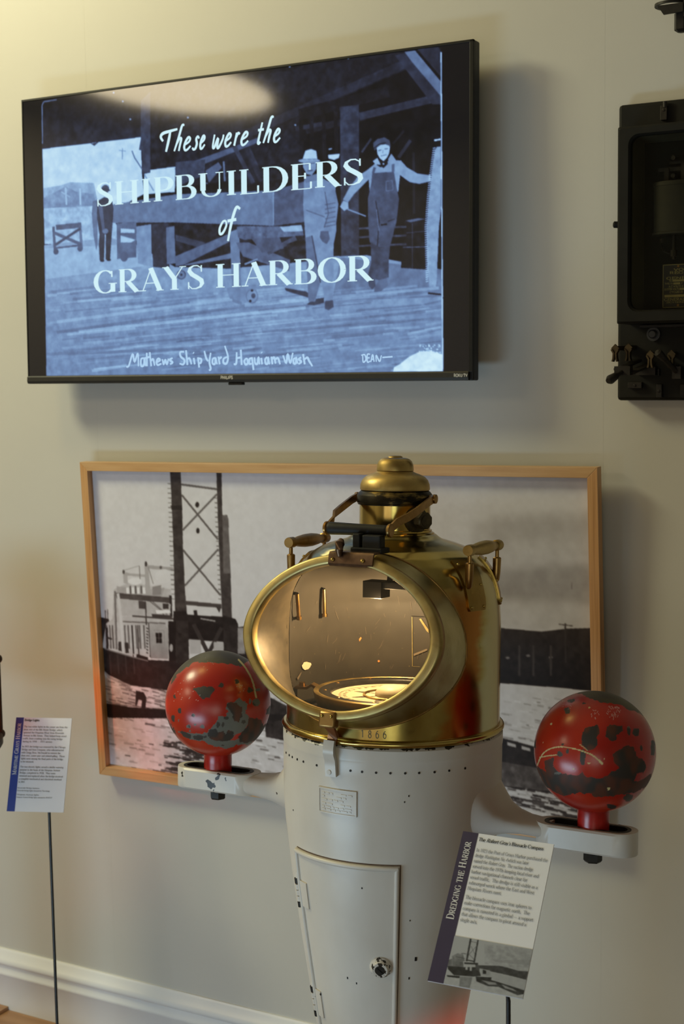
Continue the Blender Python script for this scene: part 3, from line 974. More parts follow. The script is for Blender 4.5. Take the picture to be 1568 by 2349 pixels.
# first man: pale hat, overalls
W.poly([(702, 698), (716, 686), (742, 682), (742, 694), (720, 700)], 0.30); W.poly([(744, 690), (762, 686), (764, 704), (752, 711), (744, 708)], 0.36)
W.poly([(696, 412), (728, 404), (768, 424), (770, 530), (764, 560), (762, 688), (744, 690), (735, 640), (722, 690), (706, 692), (700, 560), (694, 470)], 0.57, tex=.04)
W.poly([(699, 545), (714, 540), (734, 646), (720, 692), (706, 690)], 0.47, tex=.04)
W.line([(714, 540), (734, 648)], 3, 0.33); W.line([(701, 482), (744, 498)], 2, 0.42)
W.poly([(736, 410), (764, 420), (775, 468), (768, 528), (744, 534), (742, 520), (752, 490), (744, 455)], 0.55, tex=.05)
for y in (470, 480, 490, 502, 512, 520):
    W.line([(744, y), (768, y - 5)], 2.4, 0.42)
W.line([(744, 440), (752, 490), (742, 522)], 2, 0.38)
W.poly([(734, 530), (752, 530), (755, 548), (748, 560), (738, 554), (732, 544)], 0.40, tex=.04)
W.poly([(694, 366), (724, 366), (724, 388), (714, 402), (702, 400), (694, 384)], 0.58, tex=.04)
W.line([(698, 376), (720, 374)], 2.5, 0.36); W.line([(704, 392), (716, 391)], 2, 0.36); W.line([(709, 376), (709, 386)], 2, .45)
W.poly([(694, 402), (706, 404), (726, 398), (734, 412), (700, 420)], 0.50)
W.oval((708, 369), 25, 5.5, 0.60); W.poly([(692, 368), (699, 346), (712, 342), (724, 346), (727, 367)], 0.76, tex=.03); W.line([(693, 366), (727, 365)], 2, 0.5)
# second man: cap, shirt and bib overalls, one hand on the saw
W.poly([(843, 632), (858, 640), (860, 656), (852, 664), (844, 655)], 0.36); W.poly([(868, 640), (886, 638), (888, 655), (872, 668), (856, 670), (858, 660)], 0.43, tex=.04)
W.poly([(838, 392), (858, 376), (872, 384), (890, 368), (918, 368), (932, 384), (956, 398), (986, 402), (986, 416), (960, 422), (938, 418), (916, 402), (912, 440), (846, 440), (844, 412), (832, 424), (810, 446), (797, 464), (785, 458), (800, 430), (822, 402)], 0.62, tex=.04)
W.poly([(786, 460), (797, 464), (798, 478), (788, 484), (778, 474)], 0.66)
W.line([(796, 480), (838, 496)], 3, 0.62)
W.poly([(852, 397), (902, 394), (908, 430), (914, 456), (908, 508), (892, 570), (868, 568), (846, 556), (842, 500), (842, 456), (850, 420)], 0.37, tex=.05)
W.poly([(848, 555), (868, 566), (893, 568), (890, 600), (890, 636), (868, 642), (858, 640), (842, 632), (850, 600)], 0.33, tex=.06)
W.line([(860, 460), (868, 508), (864, 564)], 2.2, 0.22); W.line([(888, 508), (904, 502)], 2, .25); W.line([(872, 516), (886, 514)], 3, 0.17)
W.line([(862, 480), (868, 530)], 2, .5); W.line([(884, 416), (898, 414), (900, 436), (884, 438), (884, 416)], 1.4, .5)
W.line([(854, 397), (858, 384)], 6, .40); W.line([(900, 394), (900, 376)], 6, .42)
W.poly([(868, 372), (886, 366), (888, 376), (878, 386), (872, 380)], 0.16); W.oval((878, 376), 2, 2, 0.75)
W.poly([(853, 370), (864, 362), (872, 378), (860, 378)], .66); W.poly([(888, 366), (896, 352), (910, 372), (896, 378)], .62)
W.poly([(862, 338), (872, 332), (888, 330), (893, 338), (891, 352), (886, 362), (878, 370), (870, 364), (864, 354)], 0.74, tex=.03)
W.line([(866, 346), (873, 344)], 2, .4); W.line([(880, 342), (888, 341)], 2, .4); W.line([(872, 358), (885, 355)], 2, .5); W.line([(877, 344), (876, 352)], 1.6, .58)
W.poly([(855, 340), (854, 328), (864, 319), (880, 315), (892, 322), (895, 338), (890, 334), (876, 329), (864, 338), (858, 346)], 0.37, tex=.04)
W.line([(856, 341), (868, 331), (884, 328)], 3, .24)
# cross-cut saw at the right edge
W.poly([(1000, 337), (1009, 336), (1010, 480), (1005, 520), (1000, 640), (998, 658), (983, 658), (978, 600), (977, 520), (981, 470), (988, 400), (996, 344)], 0.62, tex=.07)
for k in range(62):
    y = 340 + k * 5
    xe = np.interp(y, [340, 400, 470, 520, 650], [996, 987, 980.5, 977, 980])
    W.line([(xe - 5, y + 1), (xe + 1, y - 1)], 2.2, 0.78)
W.line([(994, 322), (1009, 320)], 4, .8); W.line([(980, 672), (1010, 675)], 4, .2)
# slide edges and the light splash
W.poly([(916, 834), (936, 818), (960, 806), (986, 804), (1012, 812), (1014, 851), (900, 852), (902, 842)], 0.86, tex=.05)
for _ in range(60):
    W.oval((rr.uniform(960, 1008), rr.uniform(790, 812)), 1.5, 1.2, 0.84)
W.line([(1010, 120), (1012, 560), (1014, 846)], 2.6, 0.82)
W.line([(97, 330), (96, 242), (100, 234), (130, 229)], 2.6, 0.5)
hh = Canvas(800, 450, tv_uv, 0.0)
hh.a = W.a
n1 = fbm(W.h, W.w, 40, 70, cv.r, 4)
mask = W.a > 0.0
W.a = np.where(mask, np.clip(0.44 + (W.a - 0.44) * 1.28, 0.03, 1) + n1 * 0.13, W.a)
W.blur(1)
# handwriting and script are drawn in the slide itself
hand = [[(30, 210), (50, 200), (80, 110), (95, 170), (120, 105), (125, 205)], [(168, 140), (146, 150), (146, 200), (168, 195), (172, 140), (182, 205)],
        [(190, 100), (192, 205)], [(168, 146), (216, 130)], [(213, 95), (225, 205)], [(222, 165), (240, 150), (252, 200)],
        [(268, 175), (295, 158), (280, 146), (266, 170), (275, 195), (305, 185)], [(312, 150), (322, 190), (335, 155), (348, 190), (360, 145)],
        [(392, 140), (370, 155), (392, 175), (372, 190)], [(482, 92), (452, 95), (455, 128), (485, 158), (475, 190), (446, 184)],
        [(497, 80), (508, 195)], [(506, 150), (525, 145), (540, 190)], [(557, 140), (565, 190)], [(553, 98), (558, 103)],
        [(590, 135), (600, 215)], [(592, 142), (616, 150), (612, 178), (598, 180)], [(640, 85), (654, 140), (670, 166)], [(690, 100), (680, 170), (690, 225), (676, 238)],
        [(725, 137), (706, 150), (705, 184), (724, 184), (728, 140), (740, 190)], [(750, 130), (760, 190)], [(755, 148), (776, 132)],
        [(820, 132), (792, 146), (790, 178), (814, 182), (825, 130), (800, 45)], [(893, 95), (890, 180), (870, 190)], [(925, 75), (932, 195)], [(890, 142), (930, 135)],
        [(965, 145), (952, 165), (962, 190), (980, 180), (976, 150), (962, 145)], [(1014, 140), (993, 150), (992, 184), (1010, 185)], [(1012, 135), (1025, 235)],
        [(1032, 135), (1037, 180), (1055, 184), (1064, 135), (1072, 190)], [(1085, 140), (1092, 190)], [(1086, 96), (1090, 101)],
        [(1132, 132), (1116, 150), (1120, 184), (1137, 180), (1138, 135), (1150, 190)], [(1165, 130), (1172, 190)], [(1170, 150), (1186, 137), (1197, 185)], [(1195, 152), (1216, 142), (1232, 190)],
        [(1255, 120), (1280, 180), (1292, 110), (1312, 180), (1332, 100)], [(1355, 140), (1338, 150), (1338, 180), (1355, 180), (1358, 136), (1370, 185)],
        [(1398, 135), (1378, 150), (1398, 170), (1376, 188)], [(1412, 110), (1425, 190)], [(1422, 152), (1445, 137), (1460, 165), (1485, 205)]]
hand = [[(280 + x / 3.409, 780 + y / 3.409) for x, y in s] for s in hand]
dean = [[(930, 555), (935, 610), (955, 590), (945, 556), (920, 560)], [(985, 552), (965, 555), (965, 608), (986, 604)], [(965, 580), (982, 578)],
        [(990, 610), (1004, 556), (1015, 608)], [(995, 590), (1012, 588)], [(1030, 608), (1030, 560), (1055, 605), (1068, 560)], [(1075, 576), (1150, 570)]]
hand2 = [[(540 + x / 3.2, 640 + y / 3.2) for x, y in s] for s in dean]
sq = []


def script_px(strokes, wid, taper=True):
    for s in strokes:
        p = smooth_path(s, 5)
        uv = plane_uv(TO, TU, TV_, p)
        n = len(uv)
        ws = [wid / 940 * (0.75 + 0.35 * math.sin(math.pi * (i + .5) / n)) for i in range(n)]
        sq.extend(stroke_quads([(a[0], a[1], b) for a, b in zip(uv, ws)]))


SG = {'e': [[(.1, .42), (.62, .66), (.74, .9), (.5, 1), (.2, .7), (.05, .3), (.2, .02), (.5, .06), (.9, .34)]],
      's': [[(.9, .85), (.66, 1), (.46, .8), (.62, .45), (.48, .1), (.2, 0), (0, .14)]],
      'w': [[(.06, 1), (0, .12), (.14, 0), (.42, .72), (.42, .1), (.56, 0), (.86, .6), (.92, 1)]],
      'r': [[(.35, 1), (.1, 0)], [(.2, .5), (.55, .95), (.9, .9)]],
      't': [[(.62, 1.62), (.22, .2), (.36, 0), (.6, .15)], [(.0, 1.02), (1.0, 1.1)]],
      'h': [[(1.0, 2.0), (.72, 1.95), (.45, 1.1), (.05, 0)], [(.18, .4), (.55, .95), (.78, .95), (.7, .5), (.62, .02)]],
      'o': [[(.7, .95), (.35, .85), (.05, .4), (.15, .02), (.5, .1), (.85, .6), (.7, .95)]]}


def script_letters(seq, y_at, xh):
    for ch, x0, x1 in seq:
        for st in SG[ch]:
            script_px([[(x0 + (x1 - x0) * p[0] + 0.10 * xh * p[1], y_at(x0) - xh * p[1]) for p in st]], 4.7)


script_px([[(373, 324), (368, 314), (373, 306), (388, 301), (406, 296)], [(390, 301), (386, 322), (380, 348)]], 5.6)
ybase = lambda x: 348.5 - 0.092 * (x - 379)
script_letters([('h', 398, 416), ('e', 420, 437), ('s', 440, 455), ('e', 457, 469), ('w', 487, 511), ('e', 514, 530), ('r', 535, 548), ('e', 551, 569), ('t', 588, 601), ('h', 602, 621), ('e', 626, 642)], ybase, 30)
script_letters([('o', 501, 519)], lambda x: 537, 33)
script_px([[(550, 479), (542, 475), (535, 492), (528, 520), (522, 553)], [(521, 507), (541, 503)]], 5.8)
title_pts = []
for txt, x, y, h, fit in (('SHIPBUILDERS', 0.2065, 0.3880, 0.0495, 0.672), ('GRAYS HARBOR', 0.1965, 0.1985, 0.0488, 0.702)):
    q, L = text_quads(txt, thick=0.168, hair=0.036, track=0.02)
    sq.extend([[(x + p[0] * fit / L, y + p[1] * h) for p in k] for k in q])
hq = list(sq)
sq = []
script_px(hand, 4.3)
script_px(hand2, 2.8)
hq2 = list(sq)
v = W.out()
stops_v = np.array([0, 0.10, 0.22, 0.40, 0.60, 0.80, 1.0])
stops_c = np.array([(14, 14, 17), (24, 25, 34), (40, 45, 64), (72, 88, 124), (106, 136, 180), (150, 190, 228), (205, 235, 248)]) / 255.0
rgb = np.stack([np.interp(v, stops_v, stops_c[:, k]) for k in range(3)], -1)
scr_mat, _, _ = attr_paint('screen_glass', 0.06, 0.0, 1.0, 0.45)
to3 = lambda p, d: (p[0], d, p[1])
grid_mesh('screen', lambda U, V: np.stack([SX0 + U * (SX1 - SX0), np.full(U.shape, 0.0012), SZ1 - V * (SZ1 - SZ0)], 1), 800, 450, lin(rgb), scr_mat, tv,
          extra=[([[to3(p, 0.0009) for p in k] for k in hq], lin(np.array([205, 238, 247]) / 255)),
                 ([[to3(p, 0.0010) for p in k] for k in hq2], lin(np.array([172, 208, 240]) / 255))])

# ================================================================== framed photograph of the dredge
PO = np.array([-2.10776, -0.0312, 0.66016])
PU, PV = np.array([0.999923, -0.000378, 0.012403]), np.array([-0.012407, -0.030449, 0.999459])
PU /= np.linalg.norm(PU)
PN = np.cross(PU, PV)
PN /= np.linalg.norm(PN)
PV = np.cross(PN, PU)
PW, PH, FWD, PDEP = 1.23583, 0.73910, 0.0205, 0.0175
pic = root('framed_photograph', 'pine-framed black-and-white photograph of a dredge hung behind the brass binnacle', 'picture',
           basis(PO, PU, -PN, PV))


def rail(poly, mat):
    b = MB()
    b.rings([[(p[0], 0.0, p[1]) for p in poly], [(p[0], 0.022, p[1]) for p in poly]])
    return b.build('frame_rail', mat, pic, smooth=False, bevel=0.0008)


f = FWD
rail([(0, PH), (PW, PH), (PW - f, PH - f), (f, PH - f)], M['pine'])
rail([(0, 0), (f, f), (PW - f, f), (PW, 0)], M['pine'])
rail([(0, 0), (0, PH), (f, PH - f), (f, f)], M['pine_v'])
rail([(PW, 0), (PW - f, f), (PW - f, PH - f), (PW, PH)], M['pine_v'])
MB().box((0.004, 0.0185, 0.004), (PW - 0.004, 0.0215, PH - 0.004)).build('backing_board', M['trim'], pic, smooth=False)
PX0, PX1, PZ0, PZ1 = 0.010, PW - 0.010, 0.010, PH - 0.010
PPO = PO - PN * PDEP


def pic_uv(pts):
    q = plane_uv(PPO, PU, PV, pts)
    return np.stack([(q[:, 0] - PX0) / (PX1 - PX0), (PZ1 - q[:, 1]) / (PZ1 - PZ0)], 1)


def draw_dredge(W):
    """the dredge photograph, traced from the framed print"""
    r = np.random.default_rng(3)
    W.a[:] = 0.735
    W.poly([(200, 1070), (1400, 1080), (1400, 1470), (200, 1470)], 0.745)
    W.poly([(1080, 1200), (1400, 1190), (1400, 1450), (1080, 1450)], 0.66, alpha=.8, tex=.10)
    W.poly([(1100, 1310), (1400, 1290), (1400, 1385), (1100, 1375)], 0.52, alpha=.7, tex=.10)
    W.poly([(1120, 1180), (1400, 1170), (1400, 1230), (1120, 1240)], 0.60, alpha=.5, tex=.10)
    W.blur(9)
    # far shore and water
    W.poly([(215, 1412), (250, 1420), (260, 1480), (215, 1480)], 0.17, tex=.05)
    W.poly([(540, 1440), (600, 1430), (700, 1420), (900, 1440), (1140, 1440), (1240, 1449), (1300, 1442), (1400, 1440), (1400, 1590), (1140, 1566), (900, 1540), (540, 1510)], 0.20, tex=.05, val2=0.07)
    W.poly([(1140, 1566), (1290, 1578), (1400, 1590), (1400, 1800), (900, 1720), (540, 1600), (540, 1508), (900, 1538)], 0.70, tex=.03)
    for x in (1163, 1210, 1262):
        W.oval((x, 1510 - (x % 7)), 5, 3, 0.42)
    for x in (1190, 1222, 1262):
        W.line([(x, 1480), (x, 1550)], 5, .24)
    W.line([(1295, 1430), (1296, 1520)], 3, .22); W.line([(1280, 1432), (1312, 1436)], 2.4, .3)
    W.line([(1310, 1336), (1310, 1352)], 2.5, .46)
    W.poly([(200, 1560), (700, 1600), (1400, 1760), (1400, 1960), (200, 1900)], 0.70, tex=.05)
    # ripples
    for _ in range(1500):
        x, y = r.uniform(230, 1400), r.uniform(1600, 1930)
        L = r.uniform(6, 26)
        dk = 1.0 if x < 690 else 0.8
        W.line([(x, y), (x + L, y + L * .18)], r.uniform(1.5, 5), r.choice([0.84, 0.32, 0.2, 0.5]), r.uniform(.2, .7) * dk)
    for _ in range(380):
        x = r.normal(440, 40)
        y = r.uniform(1700, 1850)
        L = r.uniform(8, 30)
        W.line([(x, y), (x + L, y + L * .2)], r.uniform(2, 5), 0.16, .7)
    for _ in range(500):
        x, y = r.uniform(1140, 1400), r.uniform(1770, 1900)
        L = r.uniform(14, 60)
        W.line([(x, y), (x + L, y + L * .22)], r.uniform(2, 7), r.choice([0.12, 0.2, 0.72, 0.66]), .8)
    W.poly([(232, 1540), (260, 1570), (300, 1580), (560, 1590), (600, 1620), (250, 1640), (232, 1600)], 0.64, tex=.12)
    for _ in range(160):
        x, y = r.uniform(236, 420), r.uniform(1560, 1650)
        W.line([(x, y), (x + 16, y + 4)], 3, r.choice([.35, .8, .25]), .6)
    # wharf at the right
    W.poly([(1140, 1690), (1180, 1700), (1260, 1722), (1400, 1760), (1400, 1800), (1140, 1770)], 0.13, tex=.06)
    W.poly([(1140, 1745), (1400, 1790), (1400, 1830), (1140, 1800)], 0.30, tex=.14)
    for x in (1162, 1195, 1230):
        W.poly([(x, 1698 + (x - 1150) * .27), (x + 20, 1704 + (x - 1150) * .27), (x + 20, 1711 + (x - 1150) * .27), (x, 1706 + (x - 1150) * .27)], 0.62)
    W.poly([(600, 1590), (660, 1620), (660, 1700), (610, 1690)], 0.16, tex=.12)
    # superstructure
    W.poly([(262, 1352), (300, 1335), (345, 1345), (392, 1352), (394, 1425), (404, 1510), (232, 1500), (244, 1430), (258, 1420)], 0.66, tex=.05)
    W.poly([(268, 1345), (345, 1352), (378, 1348), (372, 1368), (268, 1362)], 0.60, tex=.04)
    W.poly([(283, 1316), (292, 1312), (294, 1340), (284, 1338)], .62); W.line([(284, 1317), (342, 1322)], 6, 0.60); W.line([(332, 1300), (398, 1306)], 8, 0.58)
    W.poly([(332, 1296), (340, 1294), (346, 1364), (334, 1366)], 0.60); W.oval((284, 1312), 3, 5, .3); W.oval((335, 1294), 3, 6, .25); W.oval((369, 1302), 3, 4, .35)
    W.line([(320, 1298), (322, 1338)], 2, 0.42); W.line([(284, 1309), (320, 1298)], 1.4, .55); W.line([(340, 1300), (352, 1340)], 2, .5)
    W.oval((310, 1334), 16, 8, .8); W.oval((376, 1322), 20, 16, .76)
    for x in (293, 305, 317, 330):
        W.line([(x, 1348), (x + 1, 1362)], 6, 0.84)
    for x in (299, 311, 324):
        W.line([(x, 1344), (x + 1, 1362)], 4, .36)
    W.poly([(350, 1346), (370, 1342), (370, 1364), (350, 1366)], 0.50)
    W.poly([(266, 1360), (395, 1371), (393, 1384), (268, 1373)], 0.30, tex=.04)
    W.line([(391, 1366), (393, 1416)], 6, .18)
    W.line([(264, 1356), (268, 1490)], 4.5, 0.42); W.poly([(268, 1362), (274, 1361), (290, 1498), (282, 1498)], 0.72)
    W.poly([(276, 1375), (392, 1386), (390, 1410), (280, 1412)], 0.64, tex=.04)
    W.poly([(318, 1378), (334, 1380), (334, 1397), (319, 1396)], 0.28); W.poly([(373, 1384), (387, 1385), (387, 1397), (374, 1397)], 0.22)
    W.line([(342, 1378), (372, 1402), (378, 1416)], 2, .36); W.line([(350, 1380), (384, 1410)], 2, .4)
    W.poly([(357, 1400), (390, 1400), (392, 1406), (360, 1408)], 0.84); W.line([(304, 1413), (400, 1420)], 4, 0.28); W.poly([(348, 1408), (394, 1412), (394, 1420), (350, 1418)], 0.24)
    W.poly([(282, 1424), (378, 1427), (390, 1435), (390, 1508), (284, 1498)], 0.66, tex=.05)
    W.line([(282, 1426), (380, 1430)], 3, .38)
    for x in (244, 252, 258, 286, 294, 312, 320, 330):
        W.line([(x, 1434), (x + 3, 1488)], 3.4, 0.36)
    W.line([(303, 1434), (307, 1500)], 3.4, 0.15); W.line([(316, 1434), (319, 1502)], 3, 0.3); W.line([(334, 1380), (336, 1434)], 3, .26); W.line([(342, 1430), (346, 1508)], 3.4, .22)
    for y in range(1440, 1500, 7):
        W.line([(336, y), (340, y + 3)], 3, .25)
    W.poly([(342, 1430), (378, 1432), (386, 1444), (386, 1512), (346, 1510)], 0.60, tex=.03, val2=.5)
    W.poly([(357, 1452), (371, 1452), (372, 1475), (359, 1475)], 0.10)
    W.line([(364, 1452), (365, 1475)], 1.2, .45); W.line([(357, 1463), (372, 1464)], 1.2, .45); W.line([(352, 1446), (376, 1446), (378, 1482)], 1.2, .5)
    W.line([(245, 1440), (247, 1488)], 5, .14); W.line([(244, 1462), (257, 1466)], 4, .2); W.line([(242, 1400), (243, 1420)], 2, .3); W.line([(247, 1398), (248, 1420)], 2, .35)
    W.poly([(272, 1472), (278, 1472), (280, 1494), (272, 1492)], .2); W.poly([(286, 1474), (294, 1474), (296, 1498), (288, 1498)], .2); W.poly([(314, 1500), (340, 1508), (340, 1516), (312, 1512)], .12)
    W.poly([(386, 1425), (404, 1425), (404, 1516), (388, 1516)], 0.09)
    W.oval((393, 1486), 4, 9, .6)
    # hull
    W.poly([(230, 1484), (262, 1494), (320, 1512), (350, 1514), (400, 1516), (560, 1500), (640, 1508), (640, 1560), (560, 1588), (420, 1588), (300, 1572), (250, 1548), (230, 1530)], 0.12, tex=.05)
    W.poly([(232, 1534), (262, 1556), (300, 1570), (300, 1580), (250, 1556)], .40, alpha=.5)
    for x in (252, 270, 288, 306):
        W.line([(x, 1502), (x + 3, 1546)], 3, .2)
    W.line([(240, 1488), (300, 1506), (340, 1516)], 3, .42)
    # spud gantry
    W.poly([(390, 1075), (414, 1075), (418, 1160), (420, 1260), (425, 1360), (430, 1420), (434, 1520), (404, 1520), (402, 1420), (398, 1260), (394, 1160)], 0.23, tex=.09)
    W.poly([(391, 1160), (416, 1160), (418, 1170), (393, 1170)], .12, alpha=.7)
    W.poly([(496, 1075), (508, 1075), (510, 1182), (521, 1182), (524, 1192), (529, 1320), (532, 1420), (543, 1424), (544, 1520), (514, 1520), (510, 1420), (505, 1320), (500, 1200)], 0.24, tex=.09)
    W.poly([(510, 1184), (518, 1181), (524, 1190), (528, 1316), (512, 1316)], 0.38, tex=.06)
    W.line([(416, 1112), (498, 1123)], 5, .36)
    for a, b in (((417, 1136), (500, 1238)), ((498, 1134), (419, 1217)), ((420, 1262), (506, 1366)), ((501, 1260), (424, 1344))):
        W.line([a, b], 4.4, 0.36)
    W.oval((452.5, 1158.5), 4.6, 6.5, .16); W.oval((454, 1218), 4, 6.5, .16)
    for k in range(25):
        y = 1110 + k * 11
        xl = np.interp(y, [1075, 1420], [391, 403])
        W.line([(xl - 8, y), (xl, y + .5)], 2, .40)
        if y > 1140:
            xr = np.interp(y, [1075, 1420], [497, 511])
            W.line([(xr - 8, y), (xr, y + .5)], 2, .36)
    W.poly([(424, 1378), (508, 1386), (508, 1396), (496, 1394), (425, 1388)], 0.28); W.poly([(494, 1390), (508, 1392), (503, 1406)], .24)
    W.poly([(398, 1402), (428, 1402), (430, 1410), (512, 1415), (512, 1412), (540, 1420), (546, 1432), (546, 1440), (398, 1428)], 0.12, tex=.03)
    W.line([(448, 1400), (449, 1412)], 8, .16); W.line([(460, 1419), (494, 1425)], 3, .6)
    W.poly([(400, 1425), (546, 1434), (546, 1474), (400, 1466)], 0.10, tex=.03)
    W.line([(444, 1432), (478, 1500)], 9, .2); W.line([(508, 1440), (478, 1500)], 9, .19)
    W.poly([(434, 1466), (460, 1468), (462, 1500), (436, 1500)], 0.62); W.poly([(490, 1472), (514, 1474), (514, 1500), (490, 1500)], 0.62)
    W.poly([(404, 1424), (432, 1424), (434, 1520), (404, 1520)], 0.16, tex=.07); W.poly([(512, 1432), (544, 1434), (545, 1520), (514, 1520)], 0.15, tex=.07)
    W.poly([(545, 1440), (562, 1440), (562, 1500), (545, 1500)], .52, tex=.1)
    # skiff with a bending figure
    W.poly([(238, 1612), (300, 1622), (380, 1627), (420, 1632), (700, 1640), (700, 1654), (420, 1648), (250, 1646), (240, 1636)], 0.10, tex=.03)
    W.line([(240, 1613), (380, 1627)], 2, .36)
    W.poly([(312, 1584), (330, 1588), (336, 1600), (334, 1626), (324, 1626), (326, 1606), (318, 1604), (314, 1618), (311, 1618)], 0.13)


cv2 = Canvas(760, 456, pic_uv, 0.7)
draw_dredge(cv2)
n2 = fbm(cv2.h, cv2.w, 60, 100, cv2.r, 4)
cv2.a = cv2.a + n2 * 0.05
cv2.blur(1)
g = cv2.out()
sep = np.stack([np.interp(g, [0, .1, .3, .6, .8, 1], [x / 255 for x in q]) for q in ((22, 38, 84, 176, 228, 244), (17, 31, 76, 172, 227, 244), (16, 30, 76, 177, 236, 250))], -1)
pr_mat, _, _ = attr_paint('photo_print', 0.5, 0.0, 0.0, 0.12)
grid_mesh('print', lambda U, V: np.stack([PX0 + U * (PX1 - PX0), np.full(U.shape, PDEP), PZ1 - V * (PZ1 - PZ0)], 1), 760, 456, lin(sep), pr_mat, pic)


# ================================================================== the binnacle
BM = np.array([[0.999607, -0.027902, -0.002868], [0.028009, 0.998399, 0.049138], [0.001492, -0.049199, 0.998788]])
BO = np.array([-1.016327, -0.681324, -0.021701])
bin_ = root('binnacle', 'ship binnacle compass with polished brass hood, white pedestal and two red iron spheres', 'binnacle',
            basis(BO, BM[:, 0], BM[:, 1], BM[:, 2]))


def to_world(p):
    return (BM @ np.asarray(p, float).T).T + BO


def pol(r, deg, z):
    """point at radius r, azimuth deg from the front (positive to the right), height z"""
    t = math.radians(deg)
    return (r * math.sin(t), -r * math.cos(t), z)


# ---- pedestal
PED = [(0.200, .024), (0.200, .045), (0.188, .060), (0.150, .080), (0.128, .11), (0.112, .18), (0.102, .28), (0.100, .38), (0.1035, .47), (0.1178, .5762),
       (0.1322, .66), (0.1476, .7544), (0.1590, .83), (0.1655, .8850), (0.1690, .912), (0.1715, .94), (0.1732, .974), (0.1735, 1.02), (0.1733, 1.040),
       (0.1738, 1.0415), (0.1742, 1.0455), (0.1742, 1.060), (0.171, 1.0635), (0.16, 1.064)]
PZ = np.array([p[1] for p in PED[:18]])
PR = np.array([p[0] for p in PED[:18]])
prad = lambda z: float(np.interp(z, PZ, PR))
c = MB()
c.revolve(PED, 128, cap0=True, cap1=True)
ped = c.build('pedestal', M['white'], bin_)
for d in (-47.5, -41.6, -37.2, -31.5, -25.7, -15.5, 4.5, 10.5, 17.5, 24.5, 31.7, 38.6, 46.5, 54.5, 64.2):
    c = MB()
    c.cyl(pol(0.1725, d, 1.0280), pol(0.1742, d, 1.0280), 0.0021, 0.0017, 10)
    c.build('rivet', M['iron'], ped)


def patch(z0, z1, a0, a1, off, nz=14, na=20, rad=prad):
    """curved sheet lying on the pedestal, off metres proud of it"""
    return [[pol(rad(z) + off, a, z) for a in np.linspace(a0, a1, na)] for z in np.linspace(z0, z1, nz)]


def slab(mb, z0, z1, a0, a1, off0, off1, nz=10, na=16, mi=0):
    A, B = patch(z0, z1, a0, a1, off0, nz, na), patch(z0, z1, a0, a1, off1, nz, na)
    for S in (A, B):
        mb.rings(S, closed=False, cap0=False, cap1=False, mi=mi)
    edge = lambda S: S[0] + [r[-1] for r in S[1:]] + S[-1][::-1][1:] + [r[0] for r in S[::-1]][1:-1]
    mb.rings([edge(A), edge(B)], closed=True, cap0=False, cap1=False, mi=mi)


# maker's plate, painted over
c = MB()
slab(c, .9590, .9975, -13.6, 8.0, -0.001, 0.0013)
slab(c, .9955, .9975, -13.6, 8.0, 0.001, 0.0024, 2, 16); slab(c, .9590, .9610, -13.6, 8.0, 0.001, 0.0024, 2, 16)
slab(c, .9590, .9975, -13.6, -12.9, 0.001, 0.0024, 8, 2); slab(c, .9590, .9975, 7.3, 8.0, 0.001, 0.0024, 8, 2)
r_ = random.Random(4)
for z in (.990, .985, .980, .974, .969, .965):
    a = -11.5
    while a < 5:
        L = r_.uniform(1.2, 3.4)
        if r_.random() < .8:
            slab(c, z - .0011, z + .0011, a, min(a + L, 6.4), 0.0008, 0.0021, 2, 3)
        a += L + .7
c.build('nameplate', M['white'], ped)
# door with a raised bead, hinges and lock
door_o = MB()
zt, zb, al, ar = .8865, .36, -37.0, 29.6
slab(door_o, zb, zt, al, ar, -0.001, 0.0026, 26, 30)
bead = [pol(prad(zb) + .004, al, zb)]
for z in np.linspace(zb, zt, 26):
    bead.append(pol(prad(z) + .0035, al + .9, z))
path_l = [pol(prad(z) + .0030, al + 1.6, z) for z in np.linspace(zb, zt - .003, 26)]
path_r = [pol(prad(z) + .0030, ar - 1.4, z) for z in np.linspace(zb, zt - .003, 26)]
path_t = [pol(prad(zt - .004) + .0030, a, zt - .004) for a in np.linspace(al + 1.0, ar - .8, 30)]
for p in (path_l, path_r, path_t):
    door_o.tube(p, 0.0038, 10)
door = door_o.build('door', M['white'], bin_)
c = MB()
slab(c, .362, .888, ar + .15, ar + .75, -0.001, 0.0006, 26, 3)
slab(c, .8872, .8885, al + 1, ar + .7, -0.001, 0.0006, 2, 30)
c.build('gap_strip', simple('gap_brown', (0.10, 0.055, 0.03), 0.8, 0, .3, 80), door)  # dark brown strip along the door's right and top edges
for z0, z1 in ((.7905, .838), (.612, .662)):
    h = MB()
    slab(h, z0 + .004, z1 - .002, al + 1, al + 9.5, 0.001, 0.0048, 6, 5)
    zz = np.linspace(z0, z1, 6)
    for k in range(5):
        h.cyl(pol(prad(zz[k]) + .0035, al - .6, zz[k] + .0006), pol(prad(zz[k + 1]) + .0035, al - .6, zz[k + 1] - .0006), 0.0050, n=12, mi=1 if k in (0, 4) else 0)
    h.cyl(pol(prad(z1) + .0035, al - .6, z1 - .001), pol(prad(z1) + .005, al - .4, z1 + .009), 0.0032, 0.0012, 10)
    h.build('hinge', [M['white_arm'], M['iron']], door)
lz, la = .7255, 19.5
lock = MB()
p0, n_ = np.array(pol(prad(lz), la, lz)), np.array(pol(1.0, la, 0))
n_ = n_ * np.array([1, 1, 1]); n_[2] = -0.2; n_ /= np.linalg.norm(n_)
lock.cyl(p0, p0 + n_ * .012, 0, n=28, prof=[(0, .0172), (.35, .0168), (.55, .0140), (.85, .0132), (1.0, .0115)])
lock.cyl(p0 + n_ * .0115, p0 + n_ * .0128, .0080, .0074, 20, mi=1)
sx_ = np.cross(n_, [0, 0, 1.0]); sx_ /= np.linalg.norm(sx_)
sy_ = np.cross(sx_, n_)
dg = (sx_ + sy_) / math.sqrt(2)
